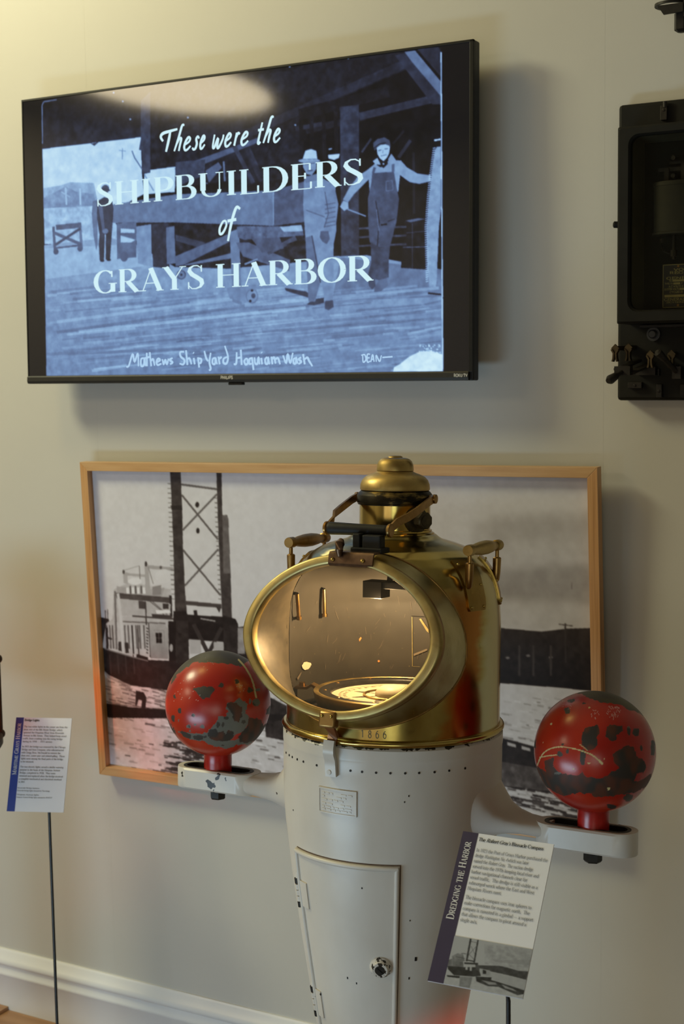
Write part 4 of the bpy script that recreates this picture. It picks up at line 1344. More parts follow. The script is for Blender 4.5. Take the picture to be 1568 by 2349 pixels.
dq = (sx_ - sy_) / math.sqrt(2)
lock.box((-.006, -.0008, 0), (.006, .0008, .0009), 2, lambda q: p0 + n_ * (.0128 + q[2]) + dg * q[0] + dq * q[1])
lock.build('lock', [chipped_white('lock_paint', None, .01, .44, 160), M['iron'], M['black']], door)
for d, z, s in ((33.6, .994, .55), (31.5, .985, .5), (-37, .945, .5), (40.6, .737, 1.4), (37, .706, .8), (-2, .700, .8), (4, .694, .7), (10, .85, .6), (44, .62, 1.3), (36, .80, .5)):
    c = MB()
    slab(c, z - .0022 * s, z + .0022 * s, d - .5 * s, d + .5 * s, -0.001, 0.0030 if (d < 29 and z < .88) else .0006, 3, 3)
    c.build('paint_chip', M['iron'], ped)

# ---- side arms with slots, and the compensating spheres
SPH = {-1: (-0.3290, 0.0003, 1.0668), 1: (0.3314, 0.0010, 1.0583)}
for s in (-1, 1):
    dz = 0.0 if s < 0 else -0.0095
    zt, zb = .9555 + dz, .9205 + dz
    xo, xi, hw = (0.4045, 0.2480, 0.0300) if s < 0 else (0.3990, 0.2440, 0.0300)
    arm = MB()

    def stad(x0, x1, h, z, n=14):
        pts = []
        for t in np.linspace(-90, 90, n):
            pts.append((s * (x1 - h + h * math.cos(math.radians(t))), h * math.sin(math.radians(t)), z))
        for t in np.linspace(90, 270, n):
            pts.append((s * (x0 + h + h * math.cos(math.radians(t))), h * math.sin(math.radians(t)), z))
        return pts
    e = .003
    o_ = [stad(xi, xo, hw - e, zb), stad(xi, xo, hw, zb + e), stad(xi, xo, hw, zt - e), stad(xi, xo, hw - e, zt)]
    i_ = [stad(xi + .016, xo - .013, hw - .013, zt), stad(xi + .018, xo - .0145, hw - .0145, zt - .002), stad(xi + .018, xo - .0145, hw - .0145, zb)]
    arm.rings(o_ + i_ + [o_[0]], cap0=False, cap1=False)
    # neck sweeping out of the pedestal
    neck = []
    up_ = .014 if s > 0 else 0.0
    for x, zu, zl, w_ in ((.150, 1.020, .900, .066), (.166, 1.006, .905, .060), (.177, .989, .909, .054), (.190, .972, .913, .047), (.206, .9620, .917, .041), (.226, .9565, .919, .035), (.250, .9548, .9205, .030), (.268, .9545, .921, .024)):
        zl = min(zl + up_, zu - .024)
        zc, hh_ = (zu + zl) / 2 + dz, (zu - zl) / 2
        neck.append([(s * x, w_ * math.copysign(abs(math.cos(t)) ** .75, math.cos(t)), zc + hh_ * math.copysign(abs(math.sin(t)) ** .75, math.sin(t))) for t in np.linspace(0, 2 * np.pi, 28, endpoint=False)])
    arm.rings(neck)
    arm.build('sphere_arm', M['white_arm'] if s < 0 else M['white_arm_clean'], bin_)
    # bare dark iron where the paint has worn off the slot
    worn = MB()
    worn.rings([stad(xi + .0125, xo - .010, hw - .0095, zt - .0008), stad(xi + .0125, xo - .010, hw - .0095, zt + .0006), stad(xi + .019, xo - .0155, hw - .0155, zt + .0005), stad(xi + .019, xo - .0155, hw - .0155, zb + .002)], cap0=False, cap1=False)
    worn.build('slot_lining', M['iron'], bpy.data.objects[[o.name for o in bin_.children if o.name.startswith('sphere_arm')][-1]])

# ---- painted spheres
sph_mat, _nt, _b = attr_paint('worn_red_paint', 0.3, 0.0, 0.0, 0.5, True)
bump(_nt, _b, noise(_nt, 120, 4, seed=3), 0.10, 0.001)


def wob(P, f, seed):
    r = np.random.default_rng(seed)
    s = np.zeros(len(P))
    for k in range(14):
        d = r.normal(size=3)
        d /= np.linalg.norm(d)
        ff = f * r.uniform(.5, 2.2)
        s += np.sin(P @ d * ff + r.uniform(0, 6.28)) / 3.7
    return s


def to_px(P):
    d = P - CAM_LOC
    z = d @ CF
    return np.stack([784 + CAM_F * (d @ CR) / z, 1174.5 - CAM_F * (d @ CU) / z], 1)


RED, RED2 = np.array([0.35, 0.014, 0.008]), np.array([0.43, 0.028, 0.010])
IRON, OLIVE, RUST, GREYP, CREAM = np.array([0.030, 0.024, 0.019]), np.array([0.065, 0.055, 0.030]), np.array([0.085, 0.028, 0.014]), np.array([0.125, 0.125, 0.105]), np.array([0.62, 0.52, 0.24])


def paint_sphere(P, C, marks, org, sc, seed):
    nrm = P - C
    nrm = nrm / np.linalg.norm(nrm, axis=1)[:, None]
    vis = np.einsum('ij,ij->i', nrm, CAM_LOC - P) > 0.0
    px = (to_px(P) - np.array(org)) * sc
    px0 = px
    px = px + np.stack([wob(P, 420, seed), wob(P, 430, seed + 1)], 1) * 7 + np.stack([wob(P, 1100, seed + 2), wob(P, 1000, seed + 3)], 1) * 4
    t = np.clip(0.5 + 0.5 * wob(P, 60, seed + 4), 0, 1)[:, None]
    col = RED * (1 - t) + RED2 * t
    ro = np.full(len(P), 0.27)
    back = (~vis) & (wob(P, 45, seed + 5) > 0.75)
    col[back] = RUST
    ro[back] = .6
    for kind, paint, *rest in marks:
        if kind == 'p':
            m = vis & inside(np.array(rest[0], float), px[:, 0], px[:, 1])
        elif kind == 'e':
            cx, cy, rx, ry = rest
            m = vis & (((px[:, 0] - cx) / rx) ** 2 + ((px[:, 1] - cy) / ry) ** 2 < 1)
        elif kind == 'l':
            path, wd = smooth_path(rest[0], 8), rest[1]
            dmin = np.full(len(P), 1e9)
            near = np.where(vis)[0]
            for a, b in zip(path[:-1], path[1:]):
                ab = b - a
                q = px0[near] - a
                tt = np.clip((q @ ab) / (ab @ ab + 1e-9), 0, 1)
                dmin[near] = np.minimum(dmin[near], np.linalg.norm(q - tt[:, None] * ab, axis=1))
            m = dmin < wd / 2
        elif kind == 'speck':
            cx, cy, rad, dens = rest
            near = vis & (np.hypot(px[:, 0] - cx, px[:, 1] - cy) < rad)
            m = near & (wob(P, 2600, seed + 9) > dens)
        if paint == 'iron':
            k = np.clip(.5 + .5 * wob(P, 160, seed + 6), 0, 1)[:, None]
            cc = IRON * (1 - k) + IRON * 1.6 * k
        elif paint == 'rust':
            k = np.clip(.5 + .8 * wob(P, 190, seed + 7), 0, 1)[:, None]
            cc = IRON * (1 - k) + RUST * k
        elif paint == 'cap':
            k = np.clip(.5 + .6 * wob(P, 110, seed + 8), 0, 1)[:, None]
            cc = IRON * 1.3 * (1 - k) + OLIVE * k
        else:
            cc = np.tile({'grey': GREYP, 'cream': CREAM, 'white': np.array([.62, .55, .5])}[paint], (len(P), 1))
        col[m] = cc[m]
        ro[m] = {'iron': .5, 'rust': .6, 'cap': .5, 'grey': .45}.get(paint, .4)
    return np.concatenate([col, ro[:, None]], 1).astype(np.float32)


LM = [('p', 'cap', [(120, 520), (160, 380), (300, 215), (430, 105), (600, 30), (800, 20), (1000, 40), (1150, 110), (1260, 200), (1190, 190), (1110, 270), (980, 235), (760, 215), (600, 205), (500, 200), (430, 215), (300, 310), (215, 385), (200, 450)]),
      ('p', 'grey', [(1070, 690), (1120, 740), (1185, 790), (1170, 920), (1210, 950), (1190, 1060), (1130, 1170), (1020, 1200), (960, 1290), (1070, 1270), (1250, 1250), (1280, 1265), (1240, 1340), (1050, 1350), (960, 1400), (830, 1390), (700, 1360), (600, 1300), (420, 1280), (250, 1190), (200, 1150), (350, 1180), (500, 1190), (630, 1180), (700, 1100), (760, 1030), (800, 950), (880, 960), (930, 900), (890, 840), (910, 770), (1000, 745)]),
      ('e', 'grey', 570, 1090, 30, 28), ('e', 'grey', 1310, 760, 55, 50), ('e', 'grey', 1330, 590, 36, 26), ('e', 'grey', 1225, 745, 16, 40), ('e', 'grey', 445, 945, 24, 22), ('e', 'grey', 375, 1092, 34, 26), ('e', 'grey', 455, 1068, 24, 16), ('e', 'grey', 395, 1158, 15, 15), ('e', 'grey', 245, 1005, 10, 18),
      ('p', 'iron', [(440, 575), (490, 550), (700, 535), (740, 580), (660, 700), (560, 700), (500, 650)]),
      ('e', 'iron', 828, 525, 40, 35), ('e', 'iron', 1045, 468, 27, 33), ('e', 'iron', 1220, 590, 37, 34), ('e', 'iron', 183, 680, 22, 32), ('e', 'iron', 256, 878, 24, 40), ('e', 'iron', 163, 982, 30, 44), ('e', 'iron', 430, 942, 16, 14), ('e', 'iron', 380, 1092, 18, 20), ('e', 'iron', 1285, 780, 22, 18), ('e', 'iron', 1075, 638, 12, 12),
      ('p', 'rust', [(900, 790), (960, 750), (1040, 760), (1110, 840), (1115, 950), (1070, 1030), (1010, 1020), (960, 900)]),
      ('p', 'rust', [(640, 1180), (680, 1130), (750, 1130), (780, 1180), (850, 1150), (890, 1210), (930, 1130), (980, 1160), (1000, 1220), (960, 1290), (850, 1300), (700, 1270), (640, 1230)]),
      ('p', 'rust', [(1210, 960), (1380, 1000), (1400, 1080), (1470, 1040), (1480, 1120), (1330, 1270), (1200, 1320), (1080, 1320), (1060, 1240), (1180, 1100)]),
      ('p', 'iron', [(1450, 850), (1520, 810), (1540, 900), (1490, 935), (1455, 930)]),
      ('p', 'iron', [(245, 1160), (330, 1170), (410, 1210), (410, 1260), (300, 1240)]), ('p', 'iron', [(440, 1230), (520, 1210), (590, 1240), (560, 1280), (450, 1270)]),
      ('p', 'iron', [(40, 850), (70, 960), (140, 1080), (215, 1215), (160, 1190), (30, 1000)]), ('e', 'iron', 890, 980, 32, 24), ('e', 'iron', 780, 1075, 24, 45), ('e', 'iron', 850, 1075, 18, 40), ('e', 'iron', 600, 1243, 22, 20), ('e', 'iron', 1130, 1030, 30, 14), ('e', 'iron', 850, 1352, 18, 10),
      ('l', 'cream', [(1068, 172), (1150, 265), (1220, 380), (1270, 500), (1310, 690)], 24), ('speck', 'white', 330, 640, 240, 1.75), ('speck', 'white', 640, 240, 100, 1.7), ('speck', 'white', 1090, 560, 70, 1.2)]
RM = [('p', 'cap', [(500, 50), (640, 75), (700, 120), (850, 165), (950, 180), (1080, 200), (1200, 250), (1330, 300), (1400, 350), (1300, 170), (1150, 80), (1000, 20), (800, 0), (650, 5)]),
      ('p', 'rust', [(610, 540), (660, 490), (800, 450), (840, 530), (800, 610), (810, 690), (740, 760), (690, 770), (600, 670)]),
      ('p', 'rust', [(930, 470), (960, 445), (1110, 460), (1130, 520), (1060, 560), (1030, 650), (990, 660), (910, 590)]),
      ('e', 'iron', 1195, 520, 28, 55), ('e', 'iron', 1290, 540, 38, 48), ('e', 'iron', 1495, 730, 30, 95), ('e', 'iron', 340, 800, 34, 40), ('e', 'iron', 630, 850, 40, 92),
      ('e', 'iron', 430, 270, 40, 44), ('e', 'iron', 485, 150, 44, 24), ('e', 'iron', 650, 182, 28, 13), ('e', 'iron', 980, 1460, 58, 28), ('e', 'iron', 1190, 1350, 58, 44), ('e', 'iron', 375, 690, 18, 14), ('e', 'iron', 1350, 735, 17, 40), ('e', 'iron', 440, 770, 22, 34),
      ('p', 'rust', [(150, 890), (270, 850), (270, 960), (330, 1040), (460, 1060), (550, 1080), (610, 1020), (640, 1090), (850, 1120), (980, 1030), (1080, 990), (1010, 900), (1000, 800), (1100, 740), (1160, 710), (1260, 720), (1290, 830), (1390, 900), (1410, 970), (1380, 1060), (1340, 1020), (1300, 1050), (1270, 1140), (1330, 1150), (1480, 1050), (1460, 1180), (1300, 1280), (1000, 1330), (780, 1340), (720, 1300), (560, 1290), (430, 1320), (390, 1330), (250, 1260), (140, 1190), (50, 1000), (40, 940), (170, 1040)]),
      ('e', 'grey', 310, 1045, 40, 18), ('e', 'grey', 1200, 478, 18, 16), ('e', 'iron', 30, 660, 14, 80),
      ('l', 'cream', [(66, 945), (95, 870), (150, 790), (240, 738), (360, 720), (480, 735), (620, 772), (740, 822), (830, 890)], 15), ('l', 'cream', [(830, 890), (868, 928)], 26), ('l', 'cream', [(95, 850), (200, 832), (305, 820)], 12), ('l', 'cream', [(590, 690), (650, 735), (690, 770)], 8),
      ('e', 'cream', 705, 920, 17, 14), ('e', 'cream', 517, 1000, 11, 11), ('e', 'cream', 232, 435, 11, 12), ('e', 'cream', 118, 668, 8, 10), ('e', 'cream', 950, 1230, 18, 14), ('e', 'cream', 893, 873, 8, 8), ('e', 'cream', 715, 237, 12, 8),
      ('speck', 'white', 1010, 290, 85, 0.95), ('speck', 'white', 780, 315, 65, 1.0), ('speck', 'white', 430, 190, 70, 1.3)]
for s, marks, org, sc, seed in ((-1, LM, (370, 1485), 6.03, 21), (1, RM, (1220, 1580), 5.406, 51)):
    C0 = np.array(SPH[s])
    nu, nv = 480, 250
    th = np.linspace(0, 2 * np.pi, nu, endpoint=False)
    ph = np.linspace(0.004, np.pi - 0.235, nv)
    TH, PH_ = np.meshgrid(th, ph)
    R = 0.0892
    pts = np.stack([C0[0] + R * np.sin(PH_) * np.cos(TH), C0[1] + R * np.sin(PH_) * np.sin(TH), C0[2] + R * np.cos(PH_)], -1).reshape(-1, 3)
    idx = np.arange(nu * nv).reshape(nv, nu)
    q = np.stack([idx[:-1], np.roll(idx[:-1], -1, 1), np.roll(idx[1:], -1, 1), idx[1:]], -1).reshape(-1, 4)
    me = bpy.data.meshes.new('compensating_sphere')
    me.from_pydata(pts.tolist(), [], [tuple(idx[0][::-1])] + q[:, ::-1].tolist())
    at = me.color_attributes.new('paint', 'FLOAT_COLOR', 'POINT')
    at.data.foreach_set('color', paint_sphere(to_world(pts), to_world(C0), marks, org, sc, seed).ravel())
    me.materials.append(sph_mat)
    me.polygons.foreach_set('use_smooth', [True] * len(me.polygons))
    ob = bpy.data.objects.new('compensating_sphere', me)
    COL.objects.link(ob)
    ob.parent = bin_
    ob['label'] = 'chipped red iron sphere'
    zt = (.9555 if s < 0 else .946)
    nk = MB()
    zs = C0[2] - R * math.cos(.26)
    nk.revolve([(0.0260, zs + .004), (0.0237, zs - .003), (0.0237, zt + .010), (0.0232, zt - .012), (0.010, zt - .012)], 40, (C0[0], C0[1]), cap0=True, cap1=True)
    nk.build('neck', simple('red_paint', (0.36, 0.014, 0.010), 0.28, 0, .25, 60, .1), ob)
    nt_ = MB()
    zn = (.9025 if s < 0 else .8915)
    a6 = np.linspace(0, 2 * np.pi, 7)[:-1] + (.3 if s > 0 else .1)
    hx = lambda r, z: [(C0[0] + r * math.cos(a), C0[1] + r * math.sin(a), z) for a in a6]
    nt_.rings([hx(.0118, zn), hx(.0138, zn + .0025), hx(.0138, zn + .024), hx(.012, zn + .026)])
    nt_.cyl((C0[0], C0[1], zn + .02), (C0[0], C0[1], zt - .004), .009, n=14)
    nt_.build('nut', M['iron'], ob, smooth=False)

# ---- brass hood
HOOD = [(0.1690, 1.066), (0.1690, 1.10), (0.1690, 1.14), (0.1690, 1.18), (0.1690, 1.22), (0.1685, 1.24), (0.1670, 1.26), (0.1645, 1.28), (0.1600, 1.297), (0.1535, 1.313), (0.1440, 1.327),
        (0.1310, 1.3392), (0.1150, 1.3488), (0.0980, 1.3553), (0.0840, 1.3592), (0.0755, 1.3615), (0.0700, 1.3650), (0.0655, 1.3690), (0.0620, 1.3700)]


def dense(prof, step):
    P = np.array(prof)
    d = np.concatenate([[0], np.cumsum(np.linalg.norm(np.diff(P, axis=0), axis=1))])
    s = np.linspace(0, d[-1], int(d[-1] / step) + 1)
    return np.stack([np.interp(s, d, P[:, 0]), np.interp(s, d, P[:, 1])], 1)


HZ, HR = np.array([p[1] for p in HOOD]), np.array([p[0] for p in HOOD])
hrad = lambda z: float(np.interp(z, HZ, HR, right=0.03))
# window plane
WE = 0.20
WC = np.array([0.004, -0.1955, 1.2305])
WU = np.array([1.0, 0, 0])
WN = np.array([0, -math.cos(WE), math.sin(WE)])
WV = np.array([0, math.sin(WE), math.cos(WE)])


def sup(a, b, n, k=120):
    out = []
    for t in np.linspace(0, 2 * np.pi, k, endpoint=False):
        ct, st = math.cos(t), math.sin(t)
        r = (abs(ct / a) ** n + abs(st / b) ** n) ** (-1 / n)
        out.append((r * ct, r * st))
    return out


def wp(u, v, d):
    return WC + WU * u + WV * v + WN * d


JA, JB, JN = 0.1500, 0.1320, 2.2          # outline where the window tube meets the hood
hp = dense(HOOD, 0.0030)
NA = 380
an = np.linspace(0, 2 * np.pi, NA, endpoint=False)


def shell(prof, name, mat, parent, grow=0.0, more=None):
    pts = np.array([[(r * math.cos(a), r * math.sin(a), z) for a in an] for r, z in prof])
    cen = (pts[:-1] + pts[1:]) / 2
    cen = (cen + np.roll(cen, -1, 1)) / 2
    rel = cen - WC
    u, v = rel @ WU, rel @ WV
    hole = ((np.abs(u / (JA - .002 + grow)) ** JN + np.abs(v / (JB - .002 + grow)) ** JN) < 1) & (cen[..., 1] < 0)
    idx = np.arange(len(prof) * NA).reshape(len(prof), NA)
    q = np.stack([idx[:-1], np.roll(idx[:-1], -1, 1), np.roll(idx[1:], -1, 1), idx[1:]], -1)[~hole]
    m = MB()
    m.add(pts.reshape(-1, 3), q.tolist())
    if more:
        m.add(more.v, more.f)
        m.m[-len(more.f):] = more.m
    return m.build(name, mat, parent, angle=60)


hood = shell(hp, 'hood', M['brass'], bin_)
hood['label'] = 'polished brass hood'
lin_prof = [(r - .004, z) for r, z in dense([(0.1690, 1.070), (0.1690, 1.24), (0.1645, 1.28), (0.1535, 1.313), (0.131, 1.337), (0.09, 1.350), (0.03, 1.354)], .004)]
c = MB()
c.revolve([(0.1660, 1.0655), (0.0, 1.0656)], 96)
c.build('inner_floor', M['black'], hood)
c = MB()
c.revolve([(0.1688, 1.0635)] + [(0.1712 + .0052 * math.cos(t), 1.0692 + .0052 * math.sin(t)) for t in np.linspace(-1.6, 1.9, 12)] + [(0.1690, 1.0745)], 128)
c.build('base_bead', M['brass_neck'], hood)
# stamped number
c = MB()
for i, ch in enumerate('1866'):
    q, L = text_quads(ch, thick=.11, hair=.08, sans=True)
    for k in q:
        c.add([pol(0.1693, 10.2 + i * 3.75 + math.degrees((p[0] - .26) * .0105 / .169), 1.0785 + p[1] * .0108) for p in k], [(0, 1, 2, 3)])
c.build('stamped_number', simple('stamp_dark', (0.10, 0.075, 0.03), .5), hood)
# tube from the hood out to the window ring
outl = sup(JA, JB, JN)
ringb = sup(0.1535, 0.1135, 1.9)


def meet(u, v, lift=0.0):
    t = 0.0
    while t < 0.3:
        p = wp(u, v, 0.03 - t)
        if math.hypot(p[0], p[1]) < hrad(p[2]) + lift:
            return p
        t += 0.0008
    return wp(u, v, 0)


t_out, t_in, jn = [], [], []
for (u, v), (a, b) in zip(outl, ringb):
    j = meet(u, v)
    e = np.array(wp(a, b, -0.010))
    t_out.append([j + (e - j) * k for k in (0, .25, .5, .75, 1)])
    j2 = meet(u * .985, v * .985, -.003)
    e2 = np.array(wp(a * .968, b * .962, -0.010))
    t_in.append([j2 + (e2 - j2) * k for k in (0, .25, .5, .75, 1)])
    jn.append(meet(u, v, .0005))
m = MB()
m.rings([[t[k] for t in t_out] for k in range(5)], cap0=False, cap1=False, mi=0)
m.rings([[t[k] for t in t_in] for k in range(5)], cap0=False, cap1=False, mi=1)
m.tube(jn + jn[:1], 0.0016, 8, mi=2)
tube_o = m.build('window_tube', [M['brass_tube'], M['brass_in'], M['brass_brown']], hood, angle=60)
# flanged ring
RA, RB, IA, IB, RN = 0.1640, 0.1222, 0.1462, 0.1078, 1.88
prof = [(0.0, -.014), (0.0, .0006), (0.06, .0020), (0.30, .0026), (0.74, .0022), (0.90, .0012), (0.98, -.0010), (1.03, -.0045), (1.04, -.0110), (0.92, -.0150), (0.45, -.0155)]
so, si = sup(RA, RB, RN, 160), sup(IA, IB, RN, 160)
rings_ = [[wp(i[0] + (o[0] - i[0]) * k, i[1] + (o[1] - i[1]) * k, d) for i, o in zip(si, so)] for k, d in prof]
rg = MB()
rg.rings(rings_[9:] + rings_[:8], cap0=False, cap1=False)
rg.rings(rings_[7:], cap0=False, cap1=False, mi=1)
rg.build('window_ring', [M['brass_ring'], M['brass_brown']], hood, angle=50)
# pane
sg = sup(IA + .003, IB + .003, RN, 96)
MB().rings([[wp(p[0], p[1], -.0075) for p in sg], [wp(p[0], p[1], -.0105) for p in sg]]).build('window_glass', M['pane'], hood, smooth=False)
# marks on the glass and lining: flaked paint, scratches, painted lamp-box glints
c = MB()


def on_lining(px, py, lift=.0022):
    """point of the hood's far inner wall seen at a point of the photograph"""
    o = BM.T @ (CAM_LOC - BO)
    d = BM.T @ ray(px, py)
    r = 0.165 - lift
    A, B, Cc = d[0] ** 2 + d[1] ** 2, 2 * (o[0] * d[0] + o[1] * d[1]), o[0] ** 2 + o[1] ** 2 - r * r
    t = (-B + math.sqrt(B * B - 4 * A * Cc)) / (2 * A)
    return o + d * t


def lining_mark(pts, mi):
    c.add([on_lining(*p) for p in pts], [tuple(range(len(pts)))], mi + 1)


lining_mark([(692, 1527), (697, 1519), (704, 1518), (710, 1521), (712, 1529), (707, 1535), (699, 1537), (694, 1533)], 0)
lining_mark([(707, 1519), (713, 1521), (714, 1526), (708, 1528), (711, 1524)], 0)
lining_mark([(823, 1466), (827, 1461), (829, 1464), (824, 1472)], 1)
lining_mark([(866, 1515), (868, 1514), (870.5, 1515), (870.5, 1518), (868, 1519.5), (866, 1518)], 1)
lining_mark([(862, 1363), (870, 1362), (871, 1365), (862, 1366)], 0)
lining_mark([(877, 1345), (889, 1345), (889, 1352), (879, 1353)], 0)  # with the line above: lamp-box glints painted as pale marks
for a, b in (((944, 1415), (944.8, 1528)), ((944, 1528), (962, 1529)), ((853, 1361), (853, 1371)), ((878.5, 1352), (879.5, 1371))):
    lining_mark([a, (a[0] + 1.3, a[1] + .6), (b[0] + 1.3, b[1] + .6), b], 2)
lining_mark([(943, 1412), (976, 1414), (976, 1416), (943, 1414)], 3)
lining_mark([(961, 1420), (965, 1419), (982, 1444), (983, 1452), (978, 1448)], 2)
lining_mark([(948, 1500), (978, 1488), (980, 1492), (948, 1505)], 4)
lining_mark([(681, 1555), (688, 1545), (692, 1541), (688, 1551), (683, 1560)], 4)
rs = random.Random(9)
for _ in range(90):
    x, y = rs.uniform(672, 975), rs.uniform(1330, 1545)
    s = rs.uniform(.4, 1.0)
    lining_mark([(x, y), (x + s, y - s * .3), (x + s, y + s), (x, y + s)], rs.choice([2, 4, 4]))
for _ in range(34):
    x, y, L, a = rs.uniform(672, 960), rs.uniform(1360, 1545), rs.uniform(4, 22), rs.uniform(1.2, 2.4)
    lining_mark([(x, y), (x + .5, y), (x + .5 + L * math.cos(a), y + L * math.sin(a)), (x + L * math.cos(a), y + L * math.sin(a))], 4)
lining = shell(lin_prof, 'lining', [M['lining'], M['chip'], simple('orange_spot', (0.75, 0.30, 0.08), .5), M['brasscut'], M['black'], simple('scratch_tan', (0.20, 0.155, 0.105), .5)], hood, 0.0, c)
# two post sleeves inside
for x0, x1, y0, y1 in ((743, 744.5, 1352, 1411), (681, 685, 1362, 1417)):
    a, b = on_lining(x0, y0, .010), on_lining(x1, y1, .010)
    k = MB()
    k.cyl(a, b, .0030, n=12)
    k.cyl(b + (a - b) * .06, b + (a - b) * -.06, .0044, n=12)
    k.cyl(b, on_lining(x1 - 1, y1, .0), .0024, n=10, mi=1)
    k.cyl(a, on_lining(x0, y0, .0), .0024, n=10, mi=1)
    k.build('post_sleeve', [M['brass_brown'], M['black']], hood)
# lamp box hanging inside and its light
k = MB()
k.box((-.060, .008, 1.2625), (-.026, .040, 1.290)).box((-.028, .010, 1.2785), (.030, .038, 1.290)).cyl((-.02, .024, 1.285), (-.012, .024, 1.350), .005, n=10)  # side box stands in for the dark band of shade beside the lamp
lampbox = k.build('lamp_box', M['black'], hood, smooth=False, bevel=.0012)

# ---- chimney: neck, collar, vent and domed cap
chim = MB()
chim.revolve([(0.0640, 1.3685), (0.0625, 1.3715), (0.0590, 1.3730), (0.0588, 1.3760), (0.0560, 1.3768), (0.0560, 1.4165), (0.05, 1.4165)], 96)
chim = chim.build('chimney', M['brass_neck'], bin_)
k = MB()
k.revolve([(0.0560, 1.4150), (0.0586, 1.4155), (0.0588, 1.4175), (0.0598, 1.4185), (0.0598, 1.4295), (0.0590, 1.4310), (0.0560, 1.4350), (0.0530, 1.4375), (0.050, 1.4385)], 96)
k.build('collar', M['black_worn'], chim)
k = MB()
k.revolve([(0.050, 1.4375), (0.0545, 1.4380), (0.0552, 1.4400), (0.0545, 1.4470), (0.0520, 1.4535), (0.0470, 1.4588), (0.0400, 1.4625), (0.0330, 1.4648), (0.0295, 1.4665), (0.0282, 1.4680), (0.027, 1.4682),
           (0.0292, 1.4684), (0.0292, 1.4710), (0.0284, 1.4780), (0.0262, 1.4832), (0.0225, 1.4866), (0.0175, 1.4884), (0.0120, 1.4890), (0.0112, 1.4905), (0.0085, 1.4918), (0.0, 1.4921)], 96)
k.build('cap', M['brass_satin'], chim)
k = MB()
vp = np.array(pol(.056, 62, 1.3935))
vn = np.array(pol(1, 62, 0))
k.cyl(vp - vn * .006, vp + vn * .004, .0165, n=24, prof=[(0, .021), (.8, .021), (1, .016)])
k.cyl(vp + vn * .002, vp + vn * .010, .0105, n=20)
ax1 = np.array([0, 0, 1.0])
ax2 = np.cross(vn, ax1)
oc = lambda r, d: [vp + vn * d + (ax1 * math.cos(a) + ax2 * math.sin(a)) * r for a in np.linspace(0, 2 * np.pi, 9)[:-1] + .39]
k.rings([oc(.0118, .009), oc(.0138, .011), oc(.0138, .023), oc(.0120, .0245)])
k.cyl(vp + vn * .0243, vp + vn * .0252, .0085, n=16)
k.build('vent_plug', simple('dark_bronze', (0.075, 0.06, 0.035), .42, .8, .4, 60, .2), chim)

# ---- carrying handle
k = MB()
k.cyl((-.0500, -.127, 1.3832), (.0500, -.127, 1.3832), 0, n=24, prof=[(0, .0088), (.015, .0096), (.05, .0098), (.5, .0086), (.95, .0080), (.985, .0080), (1, .0074)])
carry = k.build('carrying_handle', M['black'], bin_)
for s in (-1, 1):
    k = MB()
    k.tube([(s * .0660, .004, 1.4265), (s * .0665, -.020, 1.4210), (s * .0655, -.060, 1.4090), (s * .0635, -.085, 1.4020), (s * .0545, -.104, 1.3945), (s * .0530, -.119, 1.3880), (s * .0528, -.134, 1.3800)], 0, flat=(.0035, .0120), up=(0, .35, 1))
    k.cyl((s * .0500, -.127, 1.3832), (s * .0560, -.127, 1.3832), 0, n=20, prof=[(0, .0090), (.3, .0105), (.8, .0105), (1, .0090)])
    k.cyl((s * .0580, .002, 1.4255), (s * .0715, .002, 1.4255), 0, n=14, prof=[(0, .006), (.6, .006), (.62, .0075), (.9, .0072), (1, .004)])
    k.build('handle_strap', M['brass_brown'], carry)
# rest block and catch on the ring
k = MB()
k.box((.002, -.150, 1.354), (.014, -.132, 1.3785)).box((.018, -.150, 1.354), (.048, -.132, 1.3770)).box((.000, -.153, 1.350), (.052, -.124, 1.3585))
k.build('handle_rest', M['black'], bin_, smooth=False, bevel=.002)
k = MB()
rp = [[wp(u, v_, d) for u in np.linspace(-.027, .046, 10)] for v_, d in ((.1050, .0030), (.1065, .0052), (.1190, .0055), (.1240, .0030), (.1260, -.006), (.1290, -.022))]
rp2 = [[p - WN * .003 - WV * .002 for p in r] for r in rp]
k.rings(rp, closed=False, cap0=False, cap1=False)
k.rings(rp2, closed=False, cap0=False, cap1=False)
ed = lambda S: S[0] + [r[-1] for r in S[1:]] + S[-1][::-1][1:] + [r[0] for r in S[::-1]][1:-1]
k.rings([ed(rp), ed(rp2)], cap0=False, cap1=False)
k.tube([wp(-.008, .117, .006), wp(-.009, .126, .008), wp(-.010, .136, .006), wp(-.010, .142, .002)], [.0035, .006, .0075, .004], 12)
catch = k.build('ring_catch', simple('dark_copper', (0.15, 0.09, 0.055), .38, .9, .4, 50, .15), bin_)
for u in (-.0195, .0300):
    k = MB()
    k.cyl(wp(u, .1120, .0045), wp(u, .1120, .0078), 0, n=16, prof=[(0, .0034), (.5, .0034), (.85, .0026), (1, .001)])
    k.build('screw', M['brass_neck'], catch)

